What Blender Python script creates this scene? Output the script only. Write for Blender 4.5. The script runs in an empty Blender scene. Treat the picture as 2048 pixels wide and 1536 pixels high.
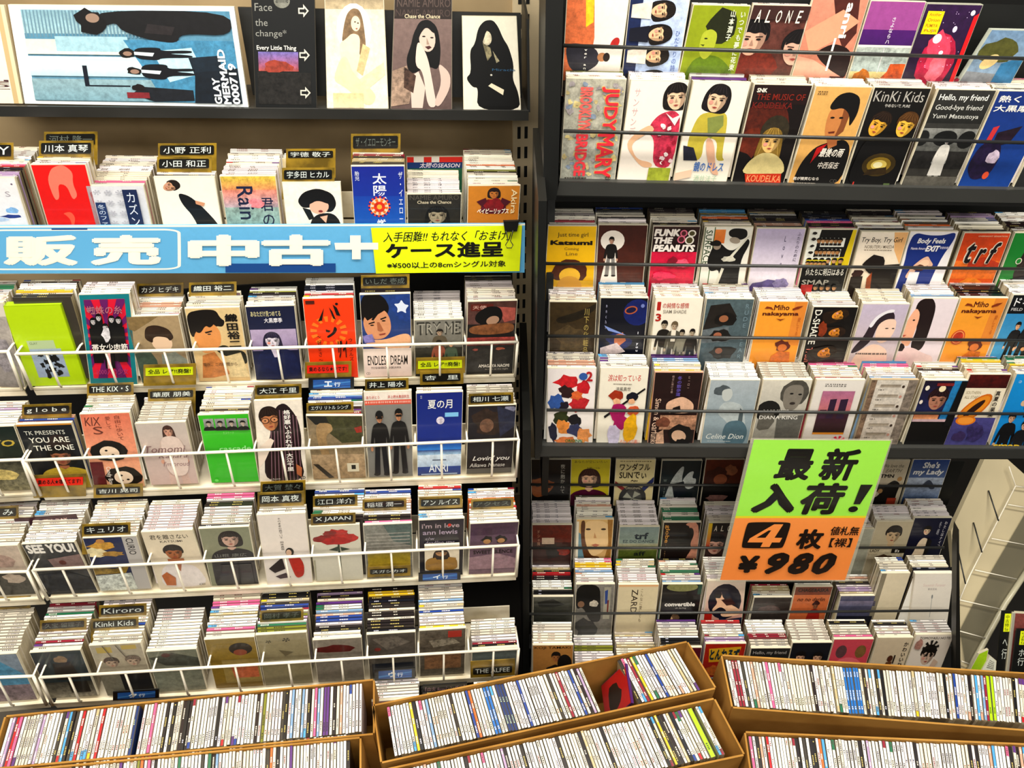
import bpy, math, random
from math import sin, cos, tan, radians, pi
from mathutils import Vector as V, Matrix
random.seed(7)
SC = bpy.context.scene
COL = SC.collection
# ------------------------------------------------------------------ camera, world, lamps, exposure
FPX, CX, CY, TH = 1550.0, 1024.0, 768.0, radians(42)
CAM = V((0, 0, 1.8))
FW, RT, UP = V((0, cos(TH), -sin(TH))), V((1, 0, 0)), V((0, sin(TH), cos(TH)))
cd = bpy.data.cameras.new('camera'); cam = bpy.data.objects.new('camera', cd); COL.objects.link(cam)
cam.location = CAM; cam.rotation_euler = (pi / 2 - TH, 0, 0)
cd.sensor_width = 36; cd.lens = FPX / 2048 * 36; cd.clip_start = .02
SC.camera = cam
w = bpy.data.worlds.new('world'); SC.world = w; w.use_nodes = True
w.node_tree.nodes['Background'].inputs[0].default_value = (1, .97, .92, 1)
w.node_tree.nodes['Background'].inputs[1].default_value = .12
def area(name, loc, rot, sx, sy, e, c=(1, .955, .86)):
    l = bpy.data.lights.new(name, 'AREA'); l.shape = 'RECTANGLE'; l.size = sx; l.size_y = sy; l.energy = e; l.color = c
    o = bpy.data.objects.new(name, l); COL.objects.link(o); o.location = loc; o.rotation_euler = rot
    return o
area('ceiling_lamp', (0, .72, 2.72), (radians(2), 0, 0), 3.6, .25, 88)
area('ceiling_lamp', (0, -.4, 2.75), (radians(24), 0, 0), 3.6, .3, 36)
area('ceiling_lamp', (0, -1.6, 2.7), (radians(42), 0, 0), 3.5, .5, 36)
SC.view_settings.view_transform = 'Standard'; SC.view_settings.look = 'None'
SC.view_settings.exposure = 0.0; SC.view_settings.gamma = 1.0; SC.view_settings.use_curve_mapping = False

# ------------------------------------------------------------------ helpers
def hexc(s):
    if len(s) == 3: s = ''.join(c * 2 for c in s)
    r = []
    for i in (0, 2, 4):
        x = int(s[i:i + 2], 16) / 255
        r.append((x / 12.92 if x < .04045 else ((x + .055) / 1.055) ** 2.4) ** 1.2)
    return tuple(r)
def ray(px, py): return FW + RT * ((px - CX) / FPX) - UP * ((py - CY) / FPX)
def at(px, py, Z): return CAM + ray(px, py) * Z
def proj(p):
    d = p - CAM; z = d.dot(FW)
    return CX + FPX * d.dot(RT) / z, CY - FPX * d.dot(UP) / z
def hit(px, py, P, N):
    r = ray(px, py); return CAM + r * ((P - CAM).dot(N) / r.dot(N))
def vpdir(vx, vy): return -(RT * (vx - CX) - UP * (vy - CY) + FW * FPX).normalized()

def mat(name, color, rough=.5, metal=0, spec=.5, noise=0, nscale=40, alpha=1, coat=0, trans=0, ncol=None, bump=0):
    m = bpy.data.materials.new(name); m.use_nodes = True; nt = m.node_tree; b = nt.nodes['Principled BSDF']
    c = hexc(color)
    b.inputs['Base Color'].default_value = (*c, 1); b.inputs['Roughness'].default_value = rough
    b.inputs['Metallic'].default_value = metal; b.inputs['Specular IOR Level'].default_value = spec
    b.inputs['Alpha'].default_value = alpha; b.inputs['Coat Weight'].default_value = coat
    b.inputs['Coat Roughness'].default_value = .12; b.inputs['Transmission Weight'].default_value = trans
    if noise or bump:
        g = nt.nodes.new('ShaderNodeNewGeometry'); n = nt.nodes.new('ShaderNodeTexNoise')
        n.inputs['Scale'].default_value = nscale; n.inputs['Detail'].default_value = 5
        nt.links.new(g.outputs['Position'], n.inputs['Vector'])
        if noise:
            mx = nt.nodes.new('ShaderNodeMix'); mx.data_type = 'RGBA'
            c2 = hexc(ncol) if ncol else tuple(x * (1 - noise) for x in c)
            mx.inputs[6].default_value = (*c, 1); mx.inputs[7].default_value = (*c2, 1)
            rp = nt.nodes.new('ShaderNodeMapRange'); rp.inputs[1].default_value = .4; rp.inputs[2].default_value = .65
            nt.links.new(n.outputs[0], rp.inputs[0]); nt.links.new(rp.outputs[0], mx.inputs[0]); nt.links.new(mx.outputs[2], b.inputs['Base Color'])
        if bump:
            bp = nt.nodes.new('ShaderNodeBump'); bp.inputs['Strength'].default_value = bump; bp.inputs['Distance'].default_value = .002
            nt.links.new(n.outputs[0], bp.inputs['Height']); nt.links.new(bp.outputs[0], b.inputs['Normal'])
    return m
def attrmat(name, rough, coat, spec=.5, grain=1):
    """colour from the mesh's own 'col' attribute; its alpha says how strongly a printed photographic grain breaks the colour up"""
    m = bpy.data.materials.new(name); m.use_nodes = True; nt = m.node_tree; b = nt.nodes['Principled BSDF']
    a = nt.nodes.new('ShaderNodeAttribute'); a.attribute_name = 'col'
    g = nt.nodes.new('ShaderNodeNewGeometry'); n = nt.nodes.new('ShaderNodeTexNoise'); n.inputs['Scale'].default_value = 110; n.inputs['Detail'].default_value = 9
    n.inputs['Roughness'].default_value = .74
    nt.links.new(g.outputs['Position'], n.inputs['Vector'])
    s = nt.nodes.new('ShaderNodeMath'); s.operation = 'SUBTRACT'; s.inputs[1].default_value = .5; nt.links.new(n.outputs[0], s.inputs[0])
    k = nt.nodes.new('ShaderNodeMath'); k.operation = 'MULTIPLY'; nt.links.new(s.outputs[0], k.inputs[0]); nt.links.new(a.outputs['Alpha'], k.inputs[1])
    k2 = nt.nodes.new('ShaderNodeMath'); k2.operation = 'MULTIPLY_ADD'; k2.inputs[1].default_value = 6 * grain; k2.inputs[2].default_value = 1; nt.links.new(k.outputs[0], k2.inputs[0])
    k3 = nt.nodes.new('ShaderNodeMath'); k3.operation = 'MAXIMUM'; k3.inputs[1].default_value = .05; nt.links.new(k2.outputs[0], k3.inputs[0])
    v = nt.nodes.new('ShaderNodeVectorMath'); v.operation = 'SCALE'; nt.links.new(a.outputs['Color'], v.inputs[0]); nt.links.new(k3.outputs[0], v.inputs['Scale'])
    nt.links.new(v.outputs[0], b.inputs['Base Color'])
    b.inputs['Roughness'].default_value = rough; b.inputs['Coat Weight'].default_value = coat; b.inputs['Coat Roughness'].default_value = .08
    b.inputs['Specular IOR Level'].default_value = spec
    return m
M_ART = attrmat('printed_card', .42, .25)
M_PAPER = attrmat('printed_paper', .7, 0, .25)
M_CASE = attrmat('plastic_case', .3, .2)
M_WHITE = mat('white_coated_steel', 'f4ecd8', .35, noise=.16, nscale=18, ncol='d8ccb0')
M_WIRE = mat('white_coated_wire', 'f8f1e0', .3, noise=.1, nscale=30)
M_BLACK = mat('black_painted_steel', '1b1c1a', .42, noise=.25, nscale=12)
M_RAIL = mat('dark_grey_rod', '4a4a48', .3, metal=.4)
M_LIP = mat('dark_grey_lip', '40403d', .45, noise=.12, nscale=9)
M_WALL = mat('beige_backboard', 'b09c7a', .75, noise=.12, nscale=6, ncol='9c8866')
M_POST = mat('beige_slotted_post', 'dccbaa', .5, noise=.1, nscale=12)
M_DARK = mat('dark_slot', '0a0a0a', .8)
M_CARD = mat('corrugated_cardboard', 'b98f4e', .85, noise=.18, nscale=14, ncol='a67c3e', spec=.15)
M_GOLD = mat('yellowed_plastic_plate', 'a88c34', .3, noise=.35, nscale=35, ncol='6f5c22', coat=.4)
M_CLEAR = mat('clear_plastic', 'f0ecd8', .12, alpha=.22, coat=.3)

def mesh(name, vs, fs, m, cols=None, smooth=False):
    me = bpy.data.meshes.new(name); me.from_pydata([tuple(v) for v in vs], [], fs)
    me.materials.append(m)
    if cols is not None:
        at_ = me.color_attributes.new('col', 'FLOAT_COLOR', 'CORNER'); flat = []
        for f, c in zip(fs, cols):
            if isinstance(c[0], tuple):
                for q in c: flat.extend(q)
            else:
                flat.extend(c * len(f))
        at_.data.foreach_set('color', flat)
    if smooth: me.polygons.foreach_set('use_smooth', [True] * len(me.polygons))
    return me
def obj(name, me, parent=None, loc=None, label=None, cat=None, group=None, kind=None):
    o = bpy.data.objects.new(name, me); COL.objects.link(o)
    if parent is not None: o.parent = parent
    if loc is not None: o.location = loc
    if label: o['label'] = label
    if cat: o['category'] = cat
    if group: o['group'] = group
    if kind: o['kind'] = kind
    return o
BOXF = [(0, 3, 2, 1), (4, 5, 6, 7), (0, 1, 5, 4), (1, 2, 6, 5), (2, 3, 7, 6), (3, 0, 4, 7)]
def hexa(q, d):
    """eight corners: quad q and quad q shifted by d"""
    return list(q) + [p + d for p in q]
class MB:
    def __init__(s): s.v = []; s.f = []
    def add(s, vs, fs):
        n = len(s.v); s.v += vs; s.f += [tuple(i + n for i in f) for f in fs]; return s
    def quadbox(s, q, d): return s.add(hexa(q, d), BOXF)
    def box(s, a, b):
        x0, y0, z0 = a; x1, y1, z1 = b
        return s.quadbox([V((x0, y0, z0)), V((x1, y0, z0)), V((x1, y1, z0)), V((x0, y1, z0))], V((0, 0, z1 - z0)))
    def tube(s, pts, r, n=8):
        rings = []
        for i, p in enumerate(pts):
            t = (pts[min(i + 1, len(pts) - 1)] - pts[max(i - 1, 0)]).normalized()
            a = t.cross(V((0, 0, 1)));
            if a.length < .05: a = t.cross(V((0, 1, 0)))
            a.normalize(); b = t.cross(a)
            rings.append([p + (a * cos(2 * pi * k / n) + b * sin(2 * pi * k / n)) * r for k in range(n)])
        vs = [v for g in rings for v in g]; fs = []
        for i in range(len(pts) - 1):
            for k in range(n):
                fs.append((i * n + k, i * n + (k + 1) % n, (i + 1) * n + (k + 1) % n, (i + 1) * n + k))
        fs.append(tuple(range(n))[::-1]); fs.append(tuple((len(pts) - 1) * n + k for k in range(n)))
        return s.add(vs, fs)
    def build(s, name, m, parent=None, origin=None, smooth=False, **k):
        o = origin or V((0, 0, 0))
        me = mesh(name, [v - o for v in s.v], s.f, m, smooth=smooth)
        return obj(name, me, parent, origin if parent is None else None, **k)

# ------------------------------------------------------------------ lettering cache (built-in font turned into flat outlines)
class _Txt(dict):
    def __missing__(s, k):
        c = bpy.data.curves.new('t', 'FONT'); c.body, b, c.shear = k; c.resolution_u = 2
        c.offset = 0 if b > .012 else b
        o = bpy.data.objects.new('t', c); me = o.to_mesh()
        g = ([(v.co.x, v.co.y) for v in me.vertices], [tuple(p.vertices) for p in me.polygons])
        if b > .012:   # heavy weights: the outline overprinted at small shifts
            vs, fs = [], []; m = 4 if b < .03 else 8 if b < .045 else 12
            for q in range(m):
                rr = b * (1.15 if q < 8 else .6); w8 = min(m, 8)
                n = len(vs); dx, dy = rr * cos(2 * pi * (q + .5) / w8), rr * sin(2 * pi * (q + .5) / w8)
                if q >= 8: dx, dy = rr * cos(pi / 2 * q), rr * sin(pi / 2 * q)
                vs += [(x + dx, y + dy) for x, y in g[0]]; fs += [tuple(i + n for i in f) for f in g[1]]
            g = (vs, fs, m, len(g[1]))
        o.to_mesh_clear(); bpy.data.objects.remove(o); bpy.data.curves.remove(c)
        s[k] = g; return g
TXT = _Txt()

def clip(poly, x0, y0, x1, y1):
    def cut(ps, ins, inter):
        out = []
        for i, p in enumerate(ps):
            q = ps[i - 1]
            if ins(p):
                if not ins(q): out.append(inter(q, p))
                out.append(p)
            elif ins(q): out.append(inter(q, p))
        return out
    def ix(X): return lambda a, b: (X, a[1] + (b[1] - a[1]) * (X - a[0]) / (b[0] - a[0]))
    def iy(Y): return lambda a, b: (a[0] + (b[0] - a[0]) * (Y - a[1]) / (b[1] - a[1]), Y)
    for ins, it in ((lambda p: p[0] >= x0, ix(x0)), (lambda p: p[0] <= x1, ix(x1)), (lambda p: p[1] >= y0, iy(y0)), (lambda p: p[1] <= y1, iy(y1))):
        poly = cut(poly, ins, it)
        if len(poly) < 3: return []
    return poly

SKIN, HAIR = 'e8b890', '1a120c'
class Art:
    """flat print: shapes in card units, x 0..100 from the card's left edge, y 0..200 from its top edge down"""
    def __init__(s): s.L = []; s.T = []; s.n = 0
    def _add(s, pts, c, m=0, cc=None): s.L.append((s.n, pts, c, m, cc)); s.n += 1; return s
    def bg(s, c, c2=None, m=.12): return s.r(0, 0, 100, 200, c, c2, m)
    def r(s, x0, y0, x1, y1, c, c2=None, m=0): return s._add([(x0, y0), (x1, y0), (x1, y1), (x0, y1)], c, m, c2)
    def q(s, pts, c, m=0): return s._add([(pts[i], pts[i + 1]) for i in range(0, len(pts), 2)], c, m)
    def p(s, pts, c, m=0):
        P = [(pts[i], pts[i + 1]) for i in range(0, len(pts), 2)]
        if len(P) >= 6:      # soft outline: corners cut twice
            for _ in range(2):
                Q = []
                for i, a in enumerate(P):
                    b = P[(i + 1) % len(P)]
                    Q += [(a[0] * .78 + b[0] * .22, a[1] * .78 + b[1] * .22), (a[0] * .22 + b[0] * .78, a[1] * .22 + b[1] * .78)]
                P = Q
        return s._add(P, c, m)
    def e(s, cx, cy, rx, ry, c, rot=0, m=0, n=18):
        a = radians(rot)
        return s._add([(cx + rx * cos(t) * cos(a) - ry * sin(t) * sin(a), cy + rx * cos(t) * sin(a) + ry * sin(t) * cos(a)) for t in [2 * pi * k / n for k in range(n)]], c, m)
    def t(s, txt, x, y, w, h, c, b=0, rot=0, sh=0):
        s.T.append((s.n, (txt, b, sh), x, y, w, h, c, rot)); s.n += 1; return s
    def v(s, txt, x, y, w, h, c, b=0):
        n = len(txt); k = h / n
        for i, ch in enumerate(txt):
            if ch != ' ': s.T.append((s.n, (ch, b, 0), x, y + i * k, w, k, c, 'em'))
        s.n += 1; return s
    def blob(s, cx, cy, rx, ry, c, m=0, seed=1, j=.25, n=14):
        R = random.Random(seed); pts = []
        for k in range(n):
            t = 2 * pi * k / n; q = 1 + R.uniform(-j, j); pts.append((cx + rx * q * cos(t), cy + ry * q * sin(t)))
        return s._add(pts, c, m)
    def tf(s, i0, cx, cy, rot):
        if not rot: return s
        a = radians(rot)
        for i in range(i0, len(s.L)):
            n, pts, c, m, cc = s.L[i]
            s.L[i] = (n, [(cx + (x - cx) * cos(a) - (y - cy) * sin(a), cy + (x - cx) * sin(a) + (y - cy) * cos(a)) for x, y in pts], c, m, cc)
        return s
    def head(s, cx, cy, z, sk=SKIN, ha=HAIR, st='short', rot=0):
        i0 = len(s.L)
        dk = ''.join('%02x' % int(int(sk[i:i + 2], 16) * .78) for i in (0, 2, 4)) if len(sk) == 6 else 'a87850'
        if st == 'long':
            s.p([cx - z * .5, cy - z * .1, cx - z * .36, cy - z * .5, cx, cy - z * .68, cx + z * .36, cy - z * .5, cx + z * .5, cy, cx + z * .56, cy + z * 1.0, cx + z * .2, cy + z * 1.15, cx - z * .3, cy + z * 1.1, cx - z * .58, cy + z * .95], ha, .25)
        elif st == 'bob':
            s.p([cx - z * .54, cy + z * .4, cx - z * .54, cy - z * .2, cx - z * .34, cy - z * .58, cx, cy - z * .68, cx + z * .34, cy - z * .58, cx + z * .54, cy - z * .2, cx + z * .56, cy + z * .42, cx + z * .3, cy + z * .55, cx - z * .3, cy + z * .52], ha, .25)
        elif st == 'afro':
            s.blob(cx, cy - z * .2, z * .62, z * .58, ha, .3, 3, .1, 20)
        elif st == 'hat':
            s.e(cx, cy - z * .36, z * .62, z * .3, ha, -8).e(cx, cy - z * .5, z * .42, z * .34, ha, -8)
        else:
            s.p([cx - z * .44, cy + z * .05, cx - z * .47, cy - z * .35, cx - z * .25, cy - z * .66, cx + z * .12, cy - z * .7, cx + z * .4, cy - z * .52, cx + z * .47, cy - z * .15, cx + z * .42, cy + z * .08], ha, .25)
        s.p([cx - z * .36, cy - z * .28, cx - z * .2, cy - z * .42, cx + z * .2, cy - z * .42, cx + z * .36, cy - z * .28, cx + z * .37, cy + z * .05, cx + z * .28, cy + z * .32, cx + z * .1, cy + z * .5, cx - z * .1, cy + z * .5, cx - z * .28, cy + z * .32, cx - z * .37, cy + z * .05], sk, .05)
        s.p([cx + z * .12, cy - z * .4, cx + z * .36, cy - z * .28, cx + z * .37, cy + z * .05, cx + z * .28, cy + z * .32, cx + z * .1, cy + z * .5, cx + z * .2, cy + z * .1], dk, .05)
        s.p([cx - z * .38, cy - z * .12, cx - z * .3, cy - z * .42, cx, cy - z * .52, cx + z * .3, cy - z * .44, cx + z * .38, cy - z * .12, cx + z * .2, cy - z * .25, cx + z * .02, cy - z * .18, cx - z * .18, cy - z * .26], ha, .2)
        if z > 20:
            hl = ''.join('%02x' % min(255, int(int(ha[i:i + 2], 16) * 1.25 + 26)) for i in (0, 2, 4))
            for k in range(7):
                u = -.34 + k * .11; lo = .7 if st == 'long' and abs(u) > .3 else .25 if st == 'bob' and abs(u) > .3 else -.3
                s.q([cx + z * u * .5, cy - z * .62, cx + z * (u * .5 + .015), cy - z * .62, cx + z * (u * 1.35 + .02), cy + z * lo, cx + z * u * 1.35, cy + z * lo], hl, .3)
            s.e(cx - z * .2, cy + z * .12, z * .09, z * .08, sk[:2] + 'a090' if sk[0] > 'c' else sk)
        for q in (-1, 1):
            s.e(cx + q * z * .17, cy - z * .02, z * .075, z * .035, '201510', 0, 0, 8)
            s.p([cx + q * z * .07, cy - z * .11, cx + q * z * .27, cy - z * .13, cx + q * z * .28, cy - z * .1, cx + q * z * .07, cy - z * .08], '2a1c14')
        s.p([cx - z * .01, cy - z * .02, cx + z * .06, cy + z * .17, cx - z * .05, cy + z * .17], dk)
        s.p([cx - z * .12, cy + z * .29, cx, cy + z * .265, cx + z * .12, cy + z * .29, cx, cy + z * .345], 'a04a42')
        return s.tf(i0, cx, cy, rot)
    def bust(s, cx, cy, z, sk=SKIN, ha=HAIR, cl='202024', st='short', rot=0, body=2.2):
        i0 = len(s.L)
        s.p([cx - z * .16, cy + z * .3, cx + z * .16, cy + z * .3, cx + z * .2, cy + z * .75, cx - z * .2, cy + z * .75], sk)
        s.p([cx - z * .2, cy + z * .6, cx, cy + z * .82, cx + z * .2, cy + z * .6, cx + z * .85, cy + z * .86, cx + z * 1.05, cy + z * 1.5, cx + z * 1.05, cy + z * body, cx - z * 1.05, cy + z * body, cx - z * 1.05, cy + z * 1.5, cx - z * .85, cy + z * .86], cl, .3)
        s.head(cx, cy, z, sk, ha, st)
        return s.tf(i0, cx, cy, rot)
    def fig(s, cx, y, h, top='151515', leg=None, sk=SKIN, ha=HAIR, st='short', rot=0, lean=0):
        leg = leg or top; z = h / 8.; i0 = len(s.L)
        s.p([cx - z * .8, y + z * 4, cx - z * .1, y + z * 4, cx - z * .25, y + z * 7.9, cx - z * 1.1, y + z * 7.9], leg, .15)
        s.p([cx + z * .1, y + z * 4, cx + z * .8, y + z * 4, cx + z * 1.2, y + z * 7.9, cx + z * .35, y + z * 7.9], leg, .15)
        s.p([cx - z * .3, y + z * 1.35, cx + z * .3, y + z * 1.35, cx + z * 1.1, y + z * 1.7, cx + z * 1.55, y + z * 4.4, cx + z * 1.1, y + z * 4.5, cx + z * .85, y + z * 2.8, cx + z * .8, y + z * 4.4, cx - z * .8, y + z * 4.4, cx - z * .85, y + z * 2.8, cx - z * 1.1, y + z * 4.5, cx - z * 1.55, y + z * 4.4, cx - z * 1.1, y + z * 1.7], top, .15)
        for q in (-1, 1): s.e(cx + q * z * 1.3, y + z * 4.6, z * .22, z * .3, sk, 0, 0, 8); s.e(cx + q * z * .75, y + z * 7.9, z * .5, z * .2, '111111', 0, 0, 8)
        s.head(cx, y + z * .75, z * 1.25, sk, ha, st)
        for k in range(i0, len(s.L)):
            n_, pts, c, m, cc = s.L[k]; s.L[k] = (n_, [(cx + (x - cx) * .78, yy) for x, yy in pts], c, m, cc)
        return s.tf(i0, cx, y + h / 2, rot)
    def rays(s, cx, cy, r, c, n=12, ph=0, ir=0):
        for k in range(n):
            a = 2 * pi * (k + ph) / n; b = a + pi / n
            s._add([(cx + ir * cos(a), cy + ir * sin(a)), (cx + r * cos(a), cy + r * sin(a)), (cx + r * cos(b), cy + r * sin(b)), (cx + ir * cos(b) + .01, cy + ir * sin(b))], c)
        return s
    def dots(s, x, y, w, h, c, nx, ny=1, f=.6, seed=1):
        """rows of small print, too small to read"""
        R = random.Random(seed)
        for j in range(ny):
            q = x; yy = y + j * h / ny
            while q < x + w:
                l = R.uniform(.4, 1.3) * w / nx
                s.r(q, yy, min(q + l * f, x + w), yy + h / ny * .55, c); q += l
        return s

def panel_mesh(name, q, art, nrm, material, lift=.0004):
    """q: TL, TR, BR, BL corners; every printed shape lies a hair above the one before"""
    vs, fs, cs = [], [], []
    TL, TR, BR, BL = q
    hc = {}
    def C(c):
        if c not in hc: hc[c] = hexc(c)
        return hc[c]
    items = [(l[0], 0, l) for l in art.L] + [(t[0], 1, t) for t in art.T]
    items.sort(key=lambda x: x[0])
    def put(pts, lev, col):
        n = len(vs)
        for x, y in pts:
            u, w_ = x / 100, y / 200
            vs.append(TL.lerp(TR, u).lerp(BL.lerp(BR, u), w_) + nrm * (lift + lev * step))
        fs.append(tuple(range(n, n + len(pts)))); cs.append(col)
    lev = -1; tot = len(items) + sum((TXT[t[1]][2] - 1 if len(TXT[t[1]]) > 2 else 0) for t in art.T)
    step = min(.00004, .003 / max(1, tot))
    for k, kind, it in items:
        lev += 1
        if kind == 0:
            _, pts, c, m, c2 = it; a = C(c)
            if c2:
                b = C(c2); put(pts, lev, ((*a, m), (*a, m), (*b, m), (*b, m)))
                continue
            if min(p[0] for p in pts) < 0 or max(p[0] for p in pts) > 100 or min(p[1] for p in pts) < 0 or max(p[1] for p in pts) > 200:
                pts = clip(pts, 0, 0, 100, 200)
                if not pts: continue
            put(pts, lev, (*a, m))
        else:
            _, key, x, y, w_, h, c, rot = it; g = TXT[key]
            if not g[0]: continue
            col = (*C(c), 0)
            X0 = min(p[0] for p in g[0]); X1 = max(p[0] for p in g[0]); Y0 = min(p[1] for p in g[0]); Y1 = max(p[1] for p in g[0])
            out = []
            for (a, b) in g[0]:
                if rot == 'em':
                    out.append((x + w_ / 2 + (a - (X0 + X1) / 2) * w_, y + h * .88 - b * h * .95)); continue
                s_, t_ = (a - X0) / max(1e-6, X1 - X0), (Y1 - b) / max(1e-6, Y1 - Y0)
                if rot == 90: s_, t_ = 1 - t_, s_
                elif rot == -90: s_, t_ = t_, 1 - s_
                elif rot == 180: s_, t_ = 1 - s_, 1 - t_
                out.append((x + s_ * w_, y + t_ * h))
            for fi, f in enumerate(g[1]):
                if len(g) > 2 and fi and fi % g[3] == 0: lev += 1
                pts = [out[i] for i in f]
                if any(p[0] < 0 or p[0] > 100 or p[1] < 0 or p[1] > 200 for p in pts):
                    pts = clip(pts, 0, 0, 100, 200)
                    if not pts: continue
                put(pts, lev, col)
    return vs, fs, cs
def art_obj(name, q, art, nrm, parent, origin, material=None, lift=.0004):
    vs, fs, cs = panel_mesh(name, q, art, nrm, material, lift)
    me = mesh(name, [v - origin for v in vs], fs, material or M_ART, cs)
    return obj(name, me, parent)
def panel(name, q, th, art, body, nrm, label=None, cat=None, group=None, part='print', bodycol=None, material=None, parent=None):
    """a thin board: body box behind quad q, printed face in front as a part"""
    o = q[3].copy(); g = q
    if name == 'cd_single':
        ux = (q[1] - q[0]).normalized() * .0009; uy = (q[0] - q[3]).normalized() * .0009
        g = [q[0] - ux + uy, q[1] + ux + uy, q[2] + ux, q[3] - ux]
    vs = [v - o for v in hexa([g[3], g[2], g[1], g[0]], -nrm * th)]
    if body is M_CASE or body is M_ART or body is M_PAPER:
        c = (*hexc(bodycol or 'd8d0b8'), .05); me = mesh(name, vs, BOXF, body, [c] * 6)
    else: me = mesh(name, vs, BOXF, body)
    if parent is None: b = obj(name, me, None, o, label, cat, group)
    else:
        b = obj(name, me, parent); b.location = o - parent.location
    if art: art_obj(part, q, art, nrm, b, o, material)
    return b
# ------------------------------------------------------------------ rows: every shelf step is a line in space, a lean and a depth direction
class Row:
    def __init__(s, x0, y0, Z0, x1, y1, Z1, vp):
        s.P0, s.P1 = at(x0, y0, Z0), at(x1, y1, Z1); s.X = (s.P1 - s.P0).normalized()
        n = V((-s.X.y, s.X.x, 0)).normalized(); s.n = n
        s.U = vpdir(*vp); s.PN = s.X.cross(s.U).normalized()
        if s.PN.dot(FW) < 0: s.PN = -s.PN
        s.sl = (y1 - y0) / (x1 - x0); s.pp = s.n.dot(s.PN); s.x0 = x0; s.y0 = y0
        s.U2 = s.PN.cross(s.X).normalized()
        if s.U2.z < 0: s.U2 = -s.U2
        m = Matrix((s.X, s.PN, s.U2)).transposed(); s.rot = m.to_euler()
    def on(s, px, py, d=0.): return hit(px, py, s.P0 - s.PN * d, s.PN)
    def ab(s, p):
        d = p - s.P0; xu = s.X.dot(s.U); a_, b_ = d.dot(s.X), d.dot(s.U); k = 1 - xu * xu
        return (a_ - b_ * xu) / k, (b_ - a_ * xu) / k
    def dep(s, px, ref, y):
        T = s.on(px, ref, 0); A = hit(px, y, T, (s.X.cross(s.n)).normalized()); return -(A - T).dot(s.PN)
    def by(s, px): return s.y0 + s.sl * (px - s.x0)
LV, RV, RV2 = (870, 3100), (1070, 3000), (1070, 3400)
ROWS = {
 'T': Row(50, 213, 1.205, 1045, 221, 1.285, (930, 3300)),
 'A': Row(20, 528, 1.225, 1045, 522, 1.325, LV),
 'B': Row(65, 774, 1.265, 1030, 748, 1.372, LV),
 'C': Row(82, 980, 1.292, 1030, 946, 1.398, LV),
 'D': Row(95, 1188, 1.312, 1030, 1146, 1.418, LV),
 'E': Row(105, 1398, 1.335, 1030, 1342, 1.44, LV),
 'K': Row(1118, 192, 1.12, 2040, 214, 1.14, (1070, 2800)),
 'L': Row(1120, 364, 1.155, 2060, 382, 1.175, (1070, 2900)),
 'M': Row(1088, 601, 1.295, 2060, 607, 1.315, RV),
 'N': Row(1088, 747, 1.325, 2060, 753, 1.345, RV),
 'F': Row(118, 1500, 1.335, 1030, 1436, 1.44, LV),
 'O': Row(1084, 894, 1.355, 2060, 899, 1.375, RV),
 'P': Row(1060, 1037, 1.64, 1890, 1037, 1.655, RV2),
 'Q': Row(1060, 1163, 1.63, 1890, 1161, 1.645, RV2),
 'R': Row(1060, 1293, 1.62, 1890, 1289, 1.635, RV2),
 'S': Row(1060, 1420, 1.61, 1890, 1414, 1.625, RV2),
}
ROWNAME = {'T': 'grey display shelf', 'A': 'top basket', 'B': 'second basket', 'C': 'third basket', 'D': 'fourth basket', 'E': 'bottom basket', 'F': 'low shelf below the baskets',
           'K': 'highest dark rack step', 'L': 'grey tray step', 'M': 'upper middle step', 'N': 'central middle step', 'O': 'lower middle step',
           'P': 'shaded recess step', 'Q': 'second recess step', 'R': 'third recess step', 'S': 'lowest recess step'}
ONES = 'zeroth first second third fourth fifth sixth seventh eighth ninth tenth eleventh twelfth thirteenth fourteenth fifteenth sixteenth seventeenth eighteenth nineteenth'.split()
TENS = '. . twenty thirty forty fifty sixty seventy eighty ninety'.split()
def ordw(n):
    if n < 20: return ONES[n]
    h = ''
    if n >= 100:
        h = 'hundred-and-'; n -= 100
        if n == 0: return 'hundredth'
        if n < 20: return h + ONES[n]
    return h + (TENS[n // 10] + '-' + ONES[n % 10] if n % 10 else TENS[n // 10][:-1] + 'ieth')

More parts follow.
